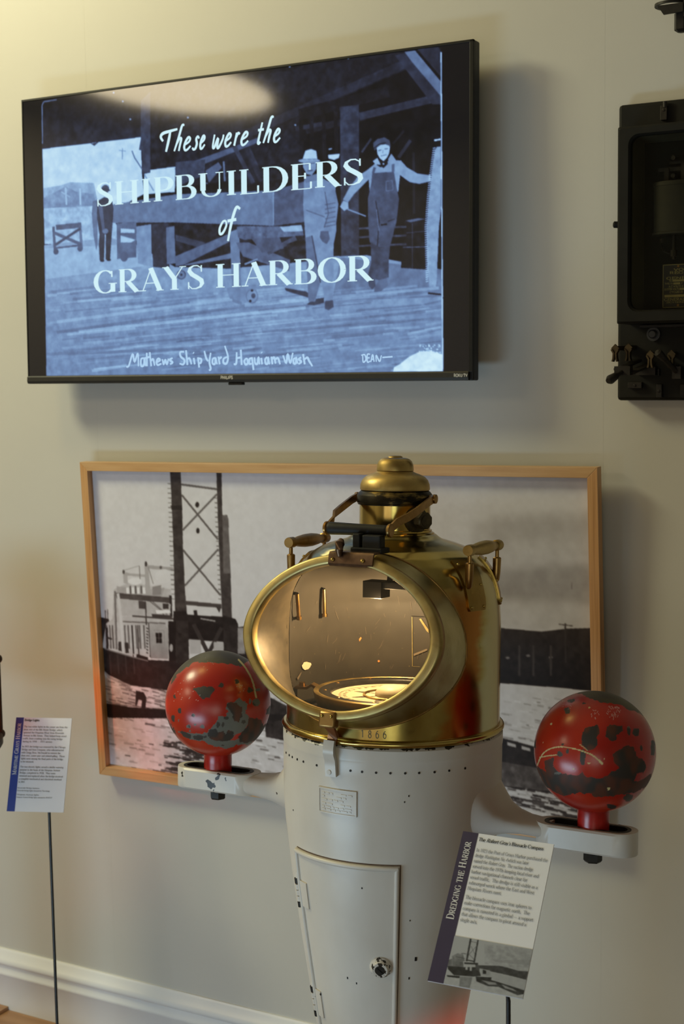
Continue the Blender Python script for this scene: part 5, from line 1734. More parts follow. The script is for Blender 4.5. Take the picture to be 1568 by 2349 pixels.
# ---- side handles
for s, zg in ((1, 1.3545), (-1, 1.3520)):
    x = s * .1560
    yf, yr = (-.0710, .0480) if s > 0 else (-.0600, .0600)
    sh = MB()
    sh.cyl((x, yf - .004, zg), (x, yr + .004, zg), 0, n=24, prof=[(0, .0080), (.02, .0086), (.11, .0086), (.12, .0066), (.15, .0062), (.25, .0086), (.42, .0106), (.58, .0108), (.72, .0092), (.84, .0064), (.88, .0066), (.89, .0086), (.98, .0086), (1, .0080)])
    sho = sh.build('side_handle', M['brass_brown'] if s < 0 else M['brass_satin'], bin_)
    for yy in (yf + .004, yr - .004):
        k = MB()
        k.cyl((x, yy, zg - .004), (x, yy, zg - .022), .0031, n=14)
        k.cyl((x, yy, zg - .0185), (x - s * .001, yy, zg - .058), 0, n=18, prof=[(0, .0048), (.04, .0066), (.6, .0062), (.9, .0050), (1, .0020)])
        k.build('post', M['brass_brown'], sho)
    for a0 in (74, 110):
        k = MB()
        t0, t1 = math.radians(s * a0 - 8.5), math.radians(s * a0 + 8.5)
        zz = np.linspace(1.262, 1.336, 14)
        for off in (.0002, .0030):
            rows = []
            for z in zz:
                wdt = np.interp(z, [1.262, 1.266, 1.30, 1.336], [.7, .82, .88, 1.12])
                mid = (t0 + t1) / 2
                sl = (hrad(z + .004) - hrad(z - .004)) / .008
                ln_ = math.hypot(1, sl)
                rr_, z2 = hrad(z) + off / ln_, z - off * sl / ln_
                rows.append([(rr_ * math.sin(mid + (t - mid) * wdt), -rr_ * math.cos(mid + (t - mid) * wdt), z2) for t in np.linspace(t0, t1, 8)])
            k.rings(rows, closed=False, cap0=False, cap1=False)
            if off < .001:
                r0 = rows
        k.rings([ed(r0), ed(rows)], cap0=False, cap1=False)
        k.build('handle_plate', M['plate'], sho)
        for z, dd in ((1.268, 5), (1.268, -5), (1.300, 5.6), (1.300, -5.6), (1.330, 6.8), (1.330, -6.8)):
            k = MB()
            k.ball(pol(hrad(z) + .0030, s * a0 + dd, z + (.001 if z > 1.31 else 0)), .0024, 12)
            k.build('screw', M['brass_neck'], sho)

# ---- front clasp from ring to pedestal
k = MB()
k.box((-.0135, -.0128, -.010), (.0135, .0115, .0065), 0, lambda q: wp(-.0030 + q[0], -.1205 + q[1], q[2]))
clasp = k.build('front_clasp', M['brass_brown'], bin_, bevel=.0035)
for u in (-.0105, .0045):
    k = MB()
    k.ball(wp(u, -.1165, .0068), .0026, 12)
    k.build('screw', M['brass_neck'], clasp)
k = MB()
b0 = wp(.001, -.131, .002)
k.tube([b0, b0 + np.array([.001, .012, -.014]), (-.0010 - .012, -.1795, 1.078), (-.0150, -.1785, 1.066)], 0, flat=(.0150, .0045), up=(0, 1, .2))
k.build('clasp_bar', simple('copper_strap', (0.26, 0.115, 0.05), .4, .9, .3, 40), clasp)
k = MB()
k.tube([(-.0165, -.1815, 1.072), (-.0168, -.1842, 1.060), (-.0168, -.1838, 1.052), (-.0168, -.1785, 1.042), (-.0165, -.1772, 1.030), (-.0160, -.1765, 1.017)], 0, flat=(.0175, .0065), up=(0, 1, 0))
k.cyl((-.0185, -.179, 1.0235), (-.0185, -.1815, 1.0235), .0042, .0036, 16)
k.build('hasp', M['white_arm'], clasp)

# ---- compass in its gimbal
CZ = 1.1190
k = MB()
k.revolve([(0.02, 1.070), (0.09, 1.075), (0.118, 1.090), (0.1245, CZ - .012), (0.1270, CZ - .002), (0.1265, CZ), (0.1235, CZ + .0012), (0.1190, CZ + .0008), (0.1180, CZ - .001)], 110)
comp = k.build('compass', M['brass_satin'], bin_)
k = MB()
k.revolve([(0.1180, CZ - .0005), (0.1150, CZ + .0005), (0.1010, CZ - .0006), (0.0995, CZ - .003), (0.0990, CZ - .008)], 110)
k.build('bezel', simple('bezel_black', (0.03, 0.027, 0.024), .3, .2, .3, 60), comp)
for a in range(-170, 180, 36):
    k = MB()
    k.ball(pol(.1085, a, CZ), .0034, 12, sq=(1, 1, .4))
    k.build('bezel_screw', M['brass_brown'], comp)
k = MB()
k.revolve([(0.0990, CZ - .0075), (0.0880, CZ - .0079), (0.0, CZ - .0080)], 96)
zc = CZ - .0076
for d in range(0, 360, 2):
    L = .006 if d % 10 == 0 else .0035
    t = math.radians(d)
    u, n2_ = np.array([math.sin(t), -math.cos(t)]), np.array([math.cos(t), math.sin(t)])
    a, b = u * .0870, u * (.0870 - L)
    wv = n2_ * .00035
    k.add([(*(a + wv), zc), (*(a - wv), zc), (*(b - wv), zc), (*(b + wv), zc)], [(0, 1, 2, 3)], 1)
    if d % 10 == 0:
        qq, L2 = text_quads(str(d // 10 * 10), thick=.16, hair=.06)
        for q in qq:
            k.add([(*(u * (.0745 + p[1] * .0052) + n2_ * (p[0] - L2 / 2) * .0048), zc) for p in q], [(0, 1, 2, 3)], 1)
for d in range(0, 360, 45):
    t = math.radians(d)
    u, n2_ = np.array([math.sin(t), -math.cos(t)]), np.array([math.cos(t), math.sin(t)])
    k.add([(*(u * .070), zc), (*(u * .050 + n2_ * .006), zc), (*(u * .046), zc), (*(u * .050 - n2_ * .006), zc)], [(0, 1, 2, 3)], 1)
    w_ = n2_ * .0011
    k.add([(*(u * .050 + w_), zc), (*(u * .050 - w_), zc), (*(u * .018 - w_), zc), (*(u * .018 + w_), zc)], [(0, 1, 2, 3)], 1)
k.build('card', [M['creamcard'], M['cardink']], comp, smooth=False)
k = MB()
k.revolve([(0.0290, CZ - .0075), (0.0285, CZ - .003), (0.0250, CZ + .003), (0.0170, CZ + .007), (0.0080, CZ + .0085), (0.0, CZ + .0088)], 48)
k.build('card_dome', M['creamcard'], comp)
k = MB()
k.revolve([(0.0480, CZ - .0075), (0.0480, CZ - .0055), (0.0455, CZ - .0050), (0.0440, CZ - .0075)], 64)
k.build('card_ring', M['brass_satin'], comp)
for s in (-1, 1):
    k = MB()
    k.tube([(s * .126, -.02, CZ - .003), (s * .134, -.022, CZ + .001), (s * .141, -.024, CZ - .004), (s * .150, -.026, CZ - .004), (s * .160, -.028, CZ - .004)], 0, flat=(.020, .004), up=(0, 0, 1))
    k.cyl((s * .151, -.026, CZ - .003), (s * .151, -.026, CZ + .004), .0055, .0045, 14)
    k.build('gimbal_bracket', M['brass_brown'], comp)
k = MB()
k.tube([pol(.146, a, 1.088 + .006 * math.cos(math.radians(a))) for a in np.linspace(-180, 180, 60)], 0, flat=(.016, .005), up=(0, 0, 1))
k.build('gimbal_ring', M['black'], comp)
bd = bpy.data.lights.new('binnacle_lamp', 'POINT')
bd.energy, bd.color, bd.shadow_soft_size = 2.7, (1.0, 0.72, 0.38), 0.008
bl = bpy.data.objects.new('binnacle_lamp', bd)
COL.objects.link(bl)
bl.location = tuple(to_world((-.035, .012, 1.2535)))


# ================================================================== signs
def sign(name, label, corners, z_off, band_mat, dep=0.003):
    """card whose four corners (TL, TR, BR, BL) are given in the room"""
    P = np.array(corners, float)
    x = P[1] - P[0]
    wd = np.linalg.norm(x)
    x = x / wd
    y = P[0] - P[3]
    hg = np.linalg.norm(y)
    n = np.cross(x, y / hg)
    n /= np.linalg.norm(n)
    y = np.cross(n, x)
    return P[3], x, y, n, wd, hg


def para(mb, lines, place, x, y0, h, lead, mi, width, **kw):
    y = y0
    for t in lines:
        if t:
            put_text(mb, t, place, x, y, h, mi, xscale=kw.get('xs', 1.0), thick=kw.get('thick', .15), hair=kw.get('hair', .05), slant=kw.get('slant', 0))
        y -= lead
    return y


# ---- right-hand sign
o, x, y, n, wd, hg = sign('r', '', [(-0.7579, -0.9363, 0.9983), (-0.6359, -0.9244, 0.9957), (-0.6265, -1.0546, 0.8442), (-0.7485, -1.0665, 0.8469)], 0, None)
sg = root('information_sign', 'white card with dark purple band on a thin pole before the white pedestal', 'sign', basis(o, x, -n, y))
c = MB()
c.box((0, 0.0002, 0), (wd, 0.003, hg), 0)
bw = wd * .172
c.box((0, -0.0002, 0), (bw, 0.0001, hg), 1)
pl2 = lambda p: (p[0], -.0005, p[1])
rot = lambda p: (bw * .70 - p[1], -.0006, p[0])
# band lettering reads upward, small capitals with taller initials
xx = hg * .405
for word in ('DREDGING', 'THE', 'HARBOR'):
    first = True
    for ch in word:
        hgt = .0098 if first and word != 'THE' else .0078
        q, L = text_quads(ch, thick=.17, hair=.06)
        sx = hgt * .93
        put_quads(c, [[(xx + p[0] * sx, p[1] * hgt) for p in k] for k in q], rot, 2)
        xx += L * sx
        first = False
    xx += .0035
S = wd / 190.0
tx = bw + 3.5 * S
yt = hg - 0.0105
fitw = wd - bw - 7 * S
parts_ = [('The ', 0), ('Robert Gray', .26), ("'s ", .2), ('Binnacle Compass', 0)]
tot = sum(text_quads(t)[1] for t, _ in parts_)
xq = tx
for t, sl in parts_:
    xq += put_text(c, t, pl2, xq, yt, .0049, 3, fit=text_quads(t)[1] / tot * fitw * .90, thick=.19, hair=.07, slant=sl)
hb, ld = .0046, .00745
fitw = wd - bw - 7 * S
yy = yt - .0145
body = [('In 1923 the Port of Grays Harbor purchased the', .985), ('dredge Washington No. 4 which was later', .83), ('named the Robert Gray.  The suction dredge', .90), ('served into the 1970s keeping local river and', .91),
        ('harbor navigational channels clear for', .77), ('vessel traffic.  The dredge is still visible as a', .925), ('submerged wreck where the East and West', .895), ('Hoquiam Rivers meet.', .47), None,
        ('The binnacle compass uses iron spheres to', .90), ('make corrections for magnetic north.  The', .89), ('compass is mounted in a gimbal _ a support', .955), ('that allows the compass to pivot around a', .875), ('single axis.', .235)]
for ln in body:
    if ln:
        if 'Washington' in ln[0]:
            a = put_text(c, 'dredge ', pl2, tx, yy, hb, 4, xscale=.86, thick=.15, hair=.06)
            b2 = put_text(c, 'Washington No. 4 ', pl2, tx + a, yy, hb, 4, xscale=.84, thick=.15, hair=.06, slant=.25)
            put_text(c, 'which was later', pl2, tx + a + b2, yy, hb, 4, xscale=.88, thick=.15, hair=.06)
        elif 'Robert' in ln[0]:
            a = put_text(c, 'named the ', pl2, tx, yy, hb, 4, xscale=.88, thick=.15, hair=.06)
            b2 = put_text(c, 'Robert Gray', pl2, tx + a, yy, hb, 4, xscale=.86, thick=.15, hair=.06, slant=.25)
            put_text(c, '.  The suction dredge', pl2, tx + a + b2, yy, hb, 4, xscale=.88, thick=.15, hair=.06)
        else:
            put_text(c, ln[0], pl2, tx, yy, hb, 4, fit=fitw * ln[1], thick=.15, hair=.06)
    yy -= ld if ln else ld * .62
c.build('card', [M['card'], M['navy'], M['white_ink'], M['ink'], M['ink_grey']], sg, smooth=False)
# its small photograph
X0, X1, Z0, Z1 = bw, wd, 0.0, hg * .307
cs = Canvas(150, 110, lambda p: np.asarray(p, float), 0.62, 2)
W = cs
ph = [(x_ / 1300.0, y_ / 760.0) for x_, y_ in ((0, 0),)]


def sp(pts):
    """points traced on the enlarged crop, straightened to the card's own axes"""
    out = []
    A_, B_, D_ = np.array([240, 165.]), np.array([1430, 380.]), np.array([65, 900.])
    Mx = np.linalg.inv(np.stack([B_ - A_, D_ - A_], 1))
    for p in pts:
        out.append(tuple(Mx @ (np.array(p, float) - A_)))
    return out


W.a[:] = .66
W.poly(sp([(700, 300), (1430, 380), (1360, 720), (700, 600)]), .60, alpha=.8, tex=.12)
W.poly(sp([(820, 540), (1400, 540), (1380, 620), (860, 570)]), .52, alpha=.6, tex=.08)
W.poly(sp([(560, 620), (800, 625), (930, 630), (1060, 660), (1200, 700), (1360, 712), (1335, 840), (1100, 780), (780, 710), (560, 650)]), .27, tex=.08)
W.poly(sp([(780, 720), (1335, 845), (1300, 1010), (800, 820)]), .62, tex=.03)
W.poly(sp([(100, 780), (560, 830), (1300, 1050), (1290, 1140), (60, 900)]), .66, tex=.06)
W.poly(sp([(130, 540), (220, 520), (370, 560), (380, 660), (130, 640)]), .42, tex=.16)
W.poly(sp([(200, 480), (290, 440), (370, 450), (400, 560), (210, 560)]), .50, tex=.14)
W.poly(sp([(130, 630), (380, 650), (600, 650), (640, 780), (520, 790), (230, 770), (140, 680)]), .20, tex=.08)
W.poly(sp([(120, 770), (320, 785), (310, 815), (130, 795)]), .15)
W.poly(sp([(320, 790), (510, 800), (470, 960), (310, 940)]), .40, alpha=.7, tex=.14)
for a, b, wd_ in (((495, 205), (425, 560), 26), ((605, 235), (540, 580), 22), ((500, 260), (600, 285), 6), ((495, 330), (560, 470), 6), ((590, 320), (470, 450), 6), ((450, 440), (545, 540), 6), ((420, 540), (545, 565), 18), ((390, 590), (600, 600), 26), ((350, 440), (420, 450), 10), ((260, 490), (400, 520), 10), ((230, 500), (225, 640), 6)):
    d = np.array(b, float) - np.array(a, float)
    nn = np.array([-d[1], d[0]]) / np.linalg.norm(d) * wd_ / 2
    W.poly(sp([np.array(a) + nn, np.array(b) + nn, np.array(b) - nn, np.array(a) - nn]), .2 if wd_ > 12 else .34, tex=.05)
W.poly(sp([(410, 630), (440, 630), (440, 690), (405, 690)]), .66); W.poly(sp([(475, 640), (505, 640), (500, 705), (470, 700)]), .66)
W.poly(sp([(560, 610), (620, 620), (620, 720), (560, 690)]), .3, tex=.12)
W.poly(sp([(640, 670), (780, 700), (790, 790), (650, 770)]), .58, tex=.06); W.poly(sp([(670, 690), (720, 700), (720, 750), (670, 750)]), .15)
W.poly(sp([(560, 790), (800, 800), (790, 840), (870, 860), (1290, 990), (1290, 1040), (1180, 1060), (900, 940), (740, 930), (570, 860)]), .22, tex=.14)
W.poly(sp([(640, 840), (860, 880), (880, 910), (760, 910)]), .52, tex=.1); W.poly(sp([(940, 900), (1120, 970), (1180, 1010), (1000, 960)]), .56, tex=.06)
W.blur(1)
gs = cs.out()
rgb = np.stack([gs * .96, gs * .975, gs], -1)
sp_mat, _, _ = attr_paint('sign_photo_print', .4, 0, 0, .4)
grid_mesh('photo', lambda U, V: np.stack([X0 + U * (X1 - X0), np.full(U.shape, -.0004), Z1 - V * (Z1 - Z0)], 1), 150, 110, lin(rgb), sp_mat, sg)
inv = np.array(sg.matrix_world.inverted() if False else basis(o, x, -n, y).inverted())
loc = lambda P: tuple((inv @ np.array([*P, 1.0]))[:3])
k = MB()
pt = o + x * wd * .80 + y * .012 - n * .006
k.tube([loc(pt + y * .06), loc(pt), loc((pt[0] + .001, pt[1] + .004, pt[2] - .02)), loc((pt[0] + .001, pt[1] + .004, .012))], .0030, 12)
k.build('pole', M['pole'], sg)
k = MB()
k.cyl(loc((pt[0], pt[1], 0.0)), loc((pt[0], pt[1], .014)), 0, n=40, prof=[(0, .11), (.6, .11), (1, .02)])
k.build('base', M['pole'], sg)

# ---- left-hand sign
o, x, y, n, wd, hg = sign('l', '', [(-2.1366, -0.2734, 0.8490), (-2.0226, -0.2219, 0.8478), (-1.9900, -0.2986, 0.6617), (-2.1041, -0.3501, 0.6629)], 0, None)
sg2 = root('information_sign', 'white card with bright blue band on a thin pole by the baseboard', 'sign', basis(o, x, -n, y))
c = MB()
c.box((0, 0.0002, 0), (wd, 0.003, hg), 0)
bw = wd * .140
c.box((0, -0.0002, 0), (bw, 0.0001, hg), 1)
rot = lambda p: (bw * .74 - p[1], -.0006, p[0])
xx = hg * .385
for word in ('MARITIME', 'GRAYS', 'HARBOR'):
    for i, ch in enumerate(word):
        hgt = .0092 if i == 0 else .0072
        q, L = text_quads(ch, thick=.17, hair=.07)
        sx = hgt * .98
        put_quads(c, [[(xx + p[0] * sx, p[1] * hgt) for p in k] for k in q], rot, 2)
        xx += L * sx
    xx += .0032
tx = bw + .0022
yt = hg - .0080
put_text(c, 'Bridge Lights', pl2, tx, yt, .0048, 3, fit=wd * .27, thick=.2, hair=.08)
yy = yt - .0138
fw = wd - bw - .009
txt = [('The two white lights in the center are from the', .99), ('draw rest of the 8th Street Bridge, which', .88), ('spanned the Hoquiam River from Riverside', .92), ('Avenue to 8th Street.  They helped keep vessel', .985), ('traffic from crashing into the swing bridge', .90), ('during its 1910 _ 1971 service.', .68), None,
       ('In 1971 the bridge was removed by the Chicago', .985), ('Bridge and Iron Company, who subcontracted', .95), ('with Quigg Bros. McDonald to remove the', .885), ('draw rest, center pier and related piling.  These', .985), ('lights were among the final parts of the bridge', .955), ('to be removed.', .30), None,
       ('The two electric lights served a similar warning', .98), ('purpose in the basin of the Simpson Avenue', .91), ('Bridge, completed in 1928.  They were', .81), ('removed and replaced when the bridge received', .985), ('a complete mechanical and electrical overhaul', .965), ('in 2007.', .15)]
for ln in txt:
    if ln:
        put_text(c, ln[0], pl2, tx, yy, .0038, 4, fit=fw * ln[1], thick=.16, hair=.07)
    yy -= .00655 if ln else .0046
yy -= .006
for ln, fr in (('LEFT AND RIGHT LANTERNS', .50), ('Riverside Bridge lights donated by Tim Quigg', .73), None, ('OFF CENTER LIGHTS', .50), ('Simpson Avenue Bridge lights donated by WSDOT', .80)) if False else (('Riverside Bridge lanterns', .50), ('Riverside Bridge lights donated by Tim Quigg', .73), (None, 0), ('Simpson Avenue lights', .50), ('Simpson Avenue Bridge lights donated by WSDOT', .80)):
    if ln:
        put_text(c, ln, pl2, tx - .001, yy, .0028, 4, fit=fw * fr, thick=.15, hair=.07)
    yy -= .0056 if ln else .003
c.build('card', [M['card'], M['blue'], M['white_ink'], M['ink'], M['ink_grey']], sg2, smooth=False)
inv2 = np.array(basis(o, x, -n, y).inverted())
loc2 = lambda P: tuple((inv2 @ np.array([*P, 1.0]))[:3])
k = MB()
k.tube([loc2((-2.0445, -.2830, .70)), loc2((-2.0410, -.2860, .6616)), loc2((-2.0087, -.3222, .215)), loc2((-1.994, -.338, .012))], .0032, 12)
k.build('pole', M['pole'], sg2)
k = MB()
k.cyl(loc2((-1.993, -.339, 0.0)), loc2((-1.993, -.339, .014)), 0, n=40, prof=[(0, .10), (.6, .10), (1, .02)])
k.build('base', M['pole'], sg2)

# ================================================================== voltage regulator on the wall at the right
SLX0, SLX1, SLZ0, SLZ1, SLY = -0.8490, -0.4700, 1.5385, 2.0740, -0.040
reg = root('voltage_regulator', 'old black voltage regulator in a glazed case on a slate wall board', 'regulator', None, (SLX0, 0.0, SLZ0))
L_ = lambda X, Y, Z: (X - SLX0, Y, Z - SLZ0)


def rbox(mb, lo, hi, mi=0):
    return mb.box(L_(*lo), L_(*hi), mi)


k = MB()
rbox(k, (SLX0, SLY, SLZ0), (SLX1, 0.0, SLZ1))
k.build('slate_board', M['slate'], reg, smooth=False, bevel=.006)
CX0, CX1, CZ0, CZ1, CY = -0.8275, -0.4900, 1.6775, 2.0235, -0.110


def rrect(x0, x1, z0, z1, r, n=7):
    out = []
    for cx, cz, a in ((x1 - r, z1 - r, 0), (x0 + r, z1 - r, 90), (x0 + r, z0 + r, 180), (x1 - r, z0 + r, 270)):
        for t in np.linspace(a, a + 90, n):
            out.append((cx + r * math.cos(math.radians(t)), cz + r * math.sin(math.radians(t))))
    return out


k = MB()
oo, ii = rrect(CX0, CX1, CZ0, CZ1, .003), rrect(-0.8045, -0.5130, 1.7010, 2.0060, .018)
lv = lambda pts, y_: [L_(p[0], y_, p[1]) for p in pts]
k.rings([lv(oo, -.040), lv(oo, CY + .004), lv(rrect(CX0 + .004, CX1 - .004, CZ0 + .004, CZ1 - .004, .003), CY), lv(rrect(-0.8075, -0.5100, 1.6980, 2.0090, .019), CY), lv(ii, CY + .004), lv(ii, CY + .016), lv(rrect(-0.8200, -.4975, 1.685, 2.016, .006), CY + .018), lv(rrect(-0.8200, -.4975, 1.685, 2.016, .006), -.040)], cap0=False, cap1=False)
case = k.build('case', M['slate'], reg, angle=30)
k = MB()
rbox(k, (-.8195, -.0415, 1.6855), (-.498, -.0402, 2.0155), 0)
k.rings([[L_(-.8062, -.0935, z) for z in (1.6990, 2.0080)] + [L_(-.8080, -.0935, z) for z in (2.0080, 1.6990)], [L_(-.7985, -.0410, z) for z in (1.7030, 2.0010)] + [L_(-.8003, -.0410, z) for z in (2.0010, 1.7030)]], mi=1)
k.rings([[L_(x_, -.0935, 2.0080) for x_ in (-.8062, -.512)] + [L_(x_, -.0935, 2.0098) for x_ in (-.512, -.8062)], [L_(x_, -.0410, 2.0010) for x_ in (-.7985, -.512)] + [L_(x_, -.0410, 2.0030) for x_ in (-.512, -.7985)]], mi=1)
k.build('case_liner', [M['slate'], M['case_in']], case, smooth=False)
k = MB()
k.rings([lv(rrect(-0.8060, -0.5115, 1.6995, 2.0075, .018), CY + .007), lv(rrect(-0.8060, -0.5115, 1.6995, 2.0075, .018), CY + .010)])
k.build('case_glass', M['case_glass'], case, smooth=False)
k = MB()
k.cyl(L_(-.8275, -.075, 1.8555), L_(-.8440, -.082, 1.8565), 0, n=16, prof=[(0, .004), (.4, .004), (.5, .006), (.9, .006), (1, .003)])
k.build('case_knob', M['black'], case)
k = MB()
cxx, cyy = -.7290, -.0700
kp = [(.0, 1.8325), (.042, 1.8325), (.0455, 1.834), (.0455, 1.8375), (.0430, 1.8385), (.0430, 1.9180), (.0442, 1.9185), (.0442, 1.9225), (.0415, 1.9260), (.0, 1.9265)]
ta = np.linspace(0, 2 * np.pi, 56, endpoint=False)
k.rings([[L_(cxx + r * math.cos(t), cyy + r * .58 * math.sin(t), z) for t in ta] for r, z in kp], cap0=False, cap1=False)
coil = k.build('coil', M['coil'], reg)
k = MB()
rbox(k, (-.752, -.078, 1.9260), (-.744, -.060, 1.950)); rbox(k, (-.764, -.074, 1.944), (-.715, -.062, 1.951)); rbox(k, (-.722, -.078, 1.9260), (-.714, -.060, 1.956)); rbox(k, (-.745, -.070, 1.957), (-.70, -.064, 1.962))
for a_, b_ in ((-.735, 1.935), (-.735, 1.966), (-.705, 1.945)):
    k.cyl(L_(a_, -.082, b_), L_(a_, -.07, b_), .004, n=12)
k.build('coil_bracket', M['iron'], coil, smooth=False)
k = MB()
k.cyl(L_(-.735, -.072, 1.790), L_(-.735, -.072, 1.840), .003, n=10); k.cyl(L_(-.735, -.072, 1.795), L_(-.735, -.072, 1.806), .006, n=8)
k.cyl(L_(-.752, -.09, 1.822), L_(-.746, -.10, 1.822), .004, n=10)
k.tube([L_(-.760, -.07, 1.832), L_(-.757, -.075, 1.815), L_(-.753, -.075, 1.805), L_(-.742, -.074, 1.80)], .0012, 8)
k.build('coil_plunger', M['iron'], coil, smooth=False)
# rating plate
k = MB()
rbox(k, (-.7628, -.0436, 1.7060), (-.662, -.0415, 1.7830), 0)
for lo, hi in (((-.7628, 1.7060), (-.7618, 1.7830)), ((-.7628, 1.7820), (-.662, 1.7830)), ((-.7628, 1.7060), (-.662, 1.7070))):
    rbox(k, (lo[0], -.0441, lo[1]), (hi[0], -.0436, hi[1]), 1)
pp = lambda p: (p[0] - SLX0, -.0440, p[1] - SLZ0)
mid = -.7124


def cen(t, z, h, fit):
    put_text(k, t, pp, mid - fit / 2, z, h, 1, fit=fit, thick=.15, sans=True)


cen('VOLTAGE', 1.7713, .0043, .0620); cen('REGULATOR', 1.7660, .0043, .0770); cen('FOR', 1.7620, .0030, .0150); cen('GENERATORS', 1.7565, .0043, .0880)
for z0, xa, xb in ((1.7522, -.7450, -.690), (1.7470, -.7435, -.7310), (1.7370, -.7320, -.700)):
    rbox(k, (xa, -.0440, z0), (xb, -.0436, z0 + .0036), 1)
put_text(k, 'NO', pp, -.7510, 1.7524, .0032, 1, fit=.005, thick=.15, sans=True)
put_text(k, 'TYPE TA', pp, -.7590, 1.7472, .0032, 1, fit=.0145, thick=.15, sans=True); put_text(k, 'P', pp, -.7295, 1.7472, .0032, 1, fit=.003, thick=.15, sans=True)
put_text(k, 'A.C VOLTS E', pp, -.7520, 1.7420, .0034, 1, fit=.0270, thick=.15, sans=True)
put_text(k, 'EXCITER VOLTS', pp, -.7595, 1.7372, .0032, 1, fit=.0265, thick=.15, sans=True)
put_text(k, 'CYCLES 25', pp, -.7500, 1.7320, .0034, 1, fit=.0240, thick=.15, sans=True)
rbox(k, (-.7595, -.0440, 1.7246), (-.665, -.0436, 1.7290), 1)
put_text(k, 'GENERAL ELECTRIC CO', pp, -.7600, 1.7180, .0050, 1, fit=.094, thick=.13, sans=True)
put_text(k, 'SCHENECTADY N.Y.', pp, -.7560, 1.7140, .0028, 1, fit=.088, thick=.13, sans=True)
for z_ in (1.7795, 1.7100):
    k.cyl(L_(mid - .022, -.0455, z_), L_(mid - .022, -.043, z_), .0020, n=10, mi=2)
k.build('rating_plate', [simple('plate_black', (.030, .028, .022), .4), M['gold'], M['brass_brown']], reg, smooth=False)
# lower hardware
k = MB()
k.cyl(L_(-.7790, -.040, 1.6590), L_(-.7790, -.046, 1.6590), .0125, n=24); k.cyl(L_(-.7790, -.046, 1.6590), L_(-.7790, -.054, 1.6590), 0, n=18, prof=[(0, .008), (.7, .008), (1, .006)])
k.build('bolt', M['steel'], reg)
k = MB()
rbox(k, (-.800, -.062, 1.6705), (-.52, -.040, 1.6760))
k.build('drip_rail', M['iron'], reg, smooth=False, bevel=.001)
k = MB()
rbox(k, (-.7690, -.048, 2.0385), (-.7570, -.040, 2.0640)); k.cyl(L_(-.763, -.049, 2.056), L_(-.763, -.0475, 2.056), .0028, n=12); k.cyl(L_(-.761, -.046, 2.060), L_(-.761, -.046, 2.071), .004, n=10)
k.build('top_terminal', M['iron'], reg, smooth=False, bevel=.001)
for x_, z_, w_, h_ in ((-.812, 1.5665, .026, .011), (-.7665, 1.5560, .010, .024), (-.7220, 1.5560, .012, .024), (-.768, 1.590, .003, .012)):
    k = MB()
    rbox(k, (x_ - w_ / 2, -.050, z_ - h_ / 2), (x_ + w_ / 2, -.040, z_ + h_ / 2))
    k.cyl(L_(x_, -.0515, z_), L_(x_, -.0495, z_), min(.0026, w_ * .45), n=10)
    k.build('terminal', M['iron'], reg, smooth=False, bevel=.001)


def clip(X, Y0, Y1, Z):
    """fork contact carried on a square post standing off the board"""
    q = MB()
    q.box(L_(X - .004, Y0, Z - .004), L_(X + .004, -.040, Z + .004))
    d = lambda r, yy: [L_(X + r * math.cos(a), yy, Z + r * math.sin(a)) for a in (0, math.pi / 2, math.pi, 1.5 * math.pi)]
    q.rings([d(.0075, Y0), d(.0075, Y0 - .004)])
    for sgn in (-1, 1):
        q.tube([L_(X + sgn * .0062, Y0 - .002, Z - .002), L_(X + sgn * .0022, Y0 - .002, Z - .009), L_(X + sgn * .0026, Y0 - .002, Z - .018), L_(X + sgn * .0042, Y0 - .002, Z - .024)], 0, flat=(.003, .010), up=(0, 1, 0))
    return q


for X, Y0, Z in ((-.8330, -.096, 1.6345), (-.8160, -.072, 1.6355), (-.7740, -.076, 1.6225), (-.740, -.060, 1.6225)):
    o_ = clip(X, Y0, 0, Z).build('fork_contact', simple('copper_dark', (0.07, 0.05, 0.025), .45, .7, .4, 60), reg, smooth=False)
k = MB()
k.tube([L_(-.806, -.050, 1.612), L_(-.823, -.115, 1.596)], 0, flat=(.004, .016), up=(1, 0, 0))
k.tube([L_(-.780, -.050, 1.606), L_(-.800, -.115, 1.590)], 0, flat=(.004, .016), up=(1, 0, 0))
k.box(L_(-.826, -.125, 1.586), L_(-.797, -.108, 1.602))
k.cyl(L_(-.812, -.122, 1.592), L_(-.8235, -.165, 1.5765), 0, n=16, prof=[(0, .004), (.35, .0045), (.5, .007), (.85, .0085), (1, .005)])
rbox(k, (-.808, -.056, 1.585), (-.772, -.040, 1.600))
k.build('knife_switch', M['iron'], reg, angle=40)
k = MB()
k.cyl(L_(-.7300, -.062, 1.590), L_(-.7560, -.100, 1.6275), 0, n=16, prof=[(0, .0045), (.6, .0055), (.85, .0075), (.95, .0075), (1, .004)])
rbox(k, (-.738, -.066, 1.578), (-.722, -.040, 1.600))
k.build('switch_handle', M['iron'], reg, angle=40)

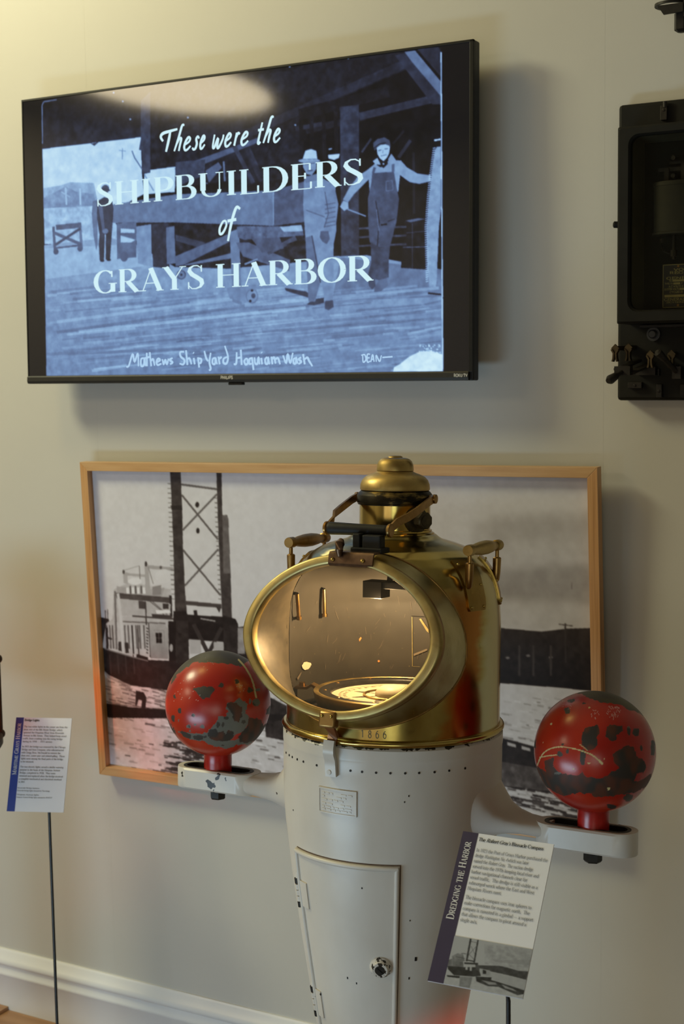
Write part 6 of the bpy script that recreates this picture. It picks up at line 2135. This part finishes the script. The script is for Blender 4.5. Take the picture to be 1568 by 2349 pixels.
# ================================================================== iron bracket above it
br = root('iron_ring_bracket', 'dark iron ring bracket on the wall above the voltage regulator', 'bracket', None, (-.70, 0.0, 2.17))
B_ = lambda X, Y, Z: (X + .70, Y, Z - 2.17)
k = MB()
tt = np.linspace(0, 2 * np.pi, 40, endpoint=False)
k.tube([B_(-.7275 + .027 * math.cos(t), -.120 + .030 * math.sin(t), 2.2175) for t in list(tt) + [tt[0]]], 0, flat=(.0055, .004), up=(0, 0, 1))
k.build('ring', M['iron'], br)
k = MB()
pl_ = [(-.7440, 2.2125), (-.7000, 2.2125), (-.7000, 2.1975), (-.7335, 2.1965)]
k.rings([[B_(a, -.152, b) for a, b in pl_], [B_(a, -.148, b) for a, b in pl_]])
k.box(B_(-.7000, -.150, 2.190), B_(-.6880, 0.0, 2.232))
k.build('bracket_arm', M['iron'], br, smooth=False)
k = MB()
hx = lambda r, z: [B_(-.7085 + r * math.cos(a), -.130 + r * math.sin(a), z) for a in np.linspace(0, 2 * np.pi, 7)[:-1]]
k.rings([hx(.006, 2.168), hx(.0125, 2.1725), hx(.0125, 2.200)])
k.ball(B_(-.700, -.11, 2.235), .022, 18)
k.build('insulator_bolt', M['iron'], br, smooth=False)

# ================================================================== bridge lantern just past the left edge
pk = MB()
pk.box((-3.4, -0.80, 0.0), (-1.9, -0.0165, 0.004))
pk.box((-3.4, -0.80, 0.0), (-2.436, -0.0165, 0.013))
tag(pk.build('wooden_plinth', M['plinth'], smooth=False, bevel=.001), 'low orange-brown wooden board on the floor by the baseboard, bottom left corner', 'board')
LX, LY = -2.240, -0.385
lan = root('bridge_lantern', 'dark iron bridge lantern whose guard rod shows at the left edge', 'lantern', None, (LX, LY, 0))
k = MB()
k.revolve([(.0, .792), (.118, .792), (.122, .799), (.122, .813), (.10, .817), (.0, .817)], 48)
k.revolve([(.0, .963), (.10, .963), (.118, .967), (.120, .983), (.08, 1.007), (.05, 1.047), (.0, 1.052)], 48)
k.revolve([(.0, .0), (.16, .0), (.16, .02), (.045, .04), (.040, .792), (.0, .793)], 40)
k.build('housing', M['iron'], lan)
k = MB()
k.revolve([(.088, .819), (.094, .867), (.095, .892), (.094, .917), (.088, .961)], 48)
k.build('lens', M['red_lens'], lan)
for a in range(5, 365, 60):
    t = math.radians(a)
    k = MB()
    X, Y = .1260 * math.cos(t), .1260 * math.sin(t)
    k.cyl((X, Y, .801), (X, Y, .979), .0055, n=12)
    for z in (.806, .975):
        k.ball((X, Y, z), .0105, 12)
    k.build('guard_rod', simple('rod_brown', (0.055, 0.035, 0.018), .5, .5, .3, 60), lan)
for a_ in list(bpy.data.objects):
    if a_.type == 'MESH' and a_.parent is None and 'kind' not in a_:
        print('UNTAGGED', a_.name)
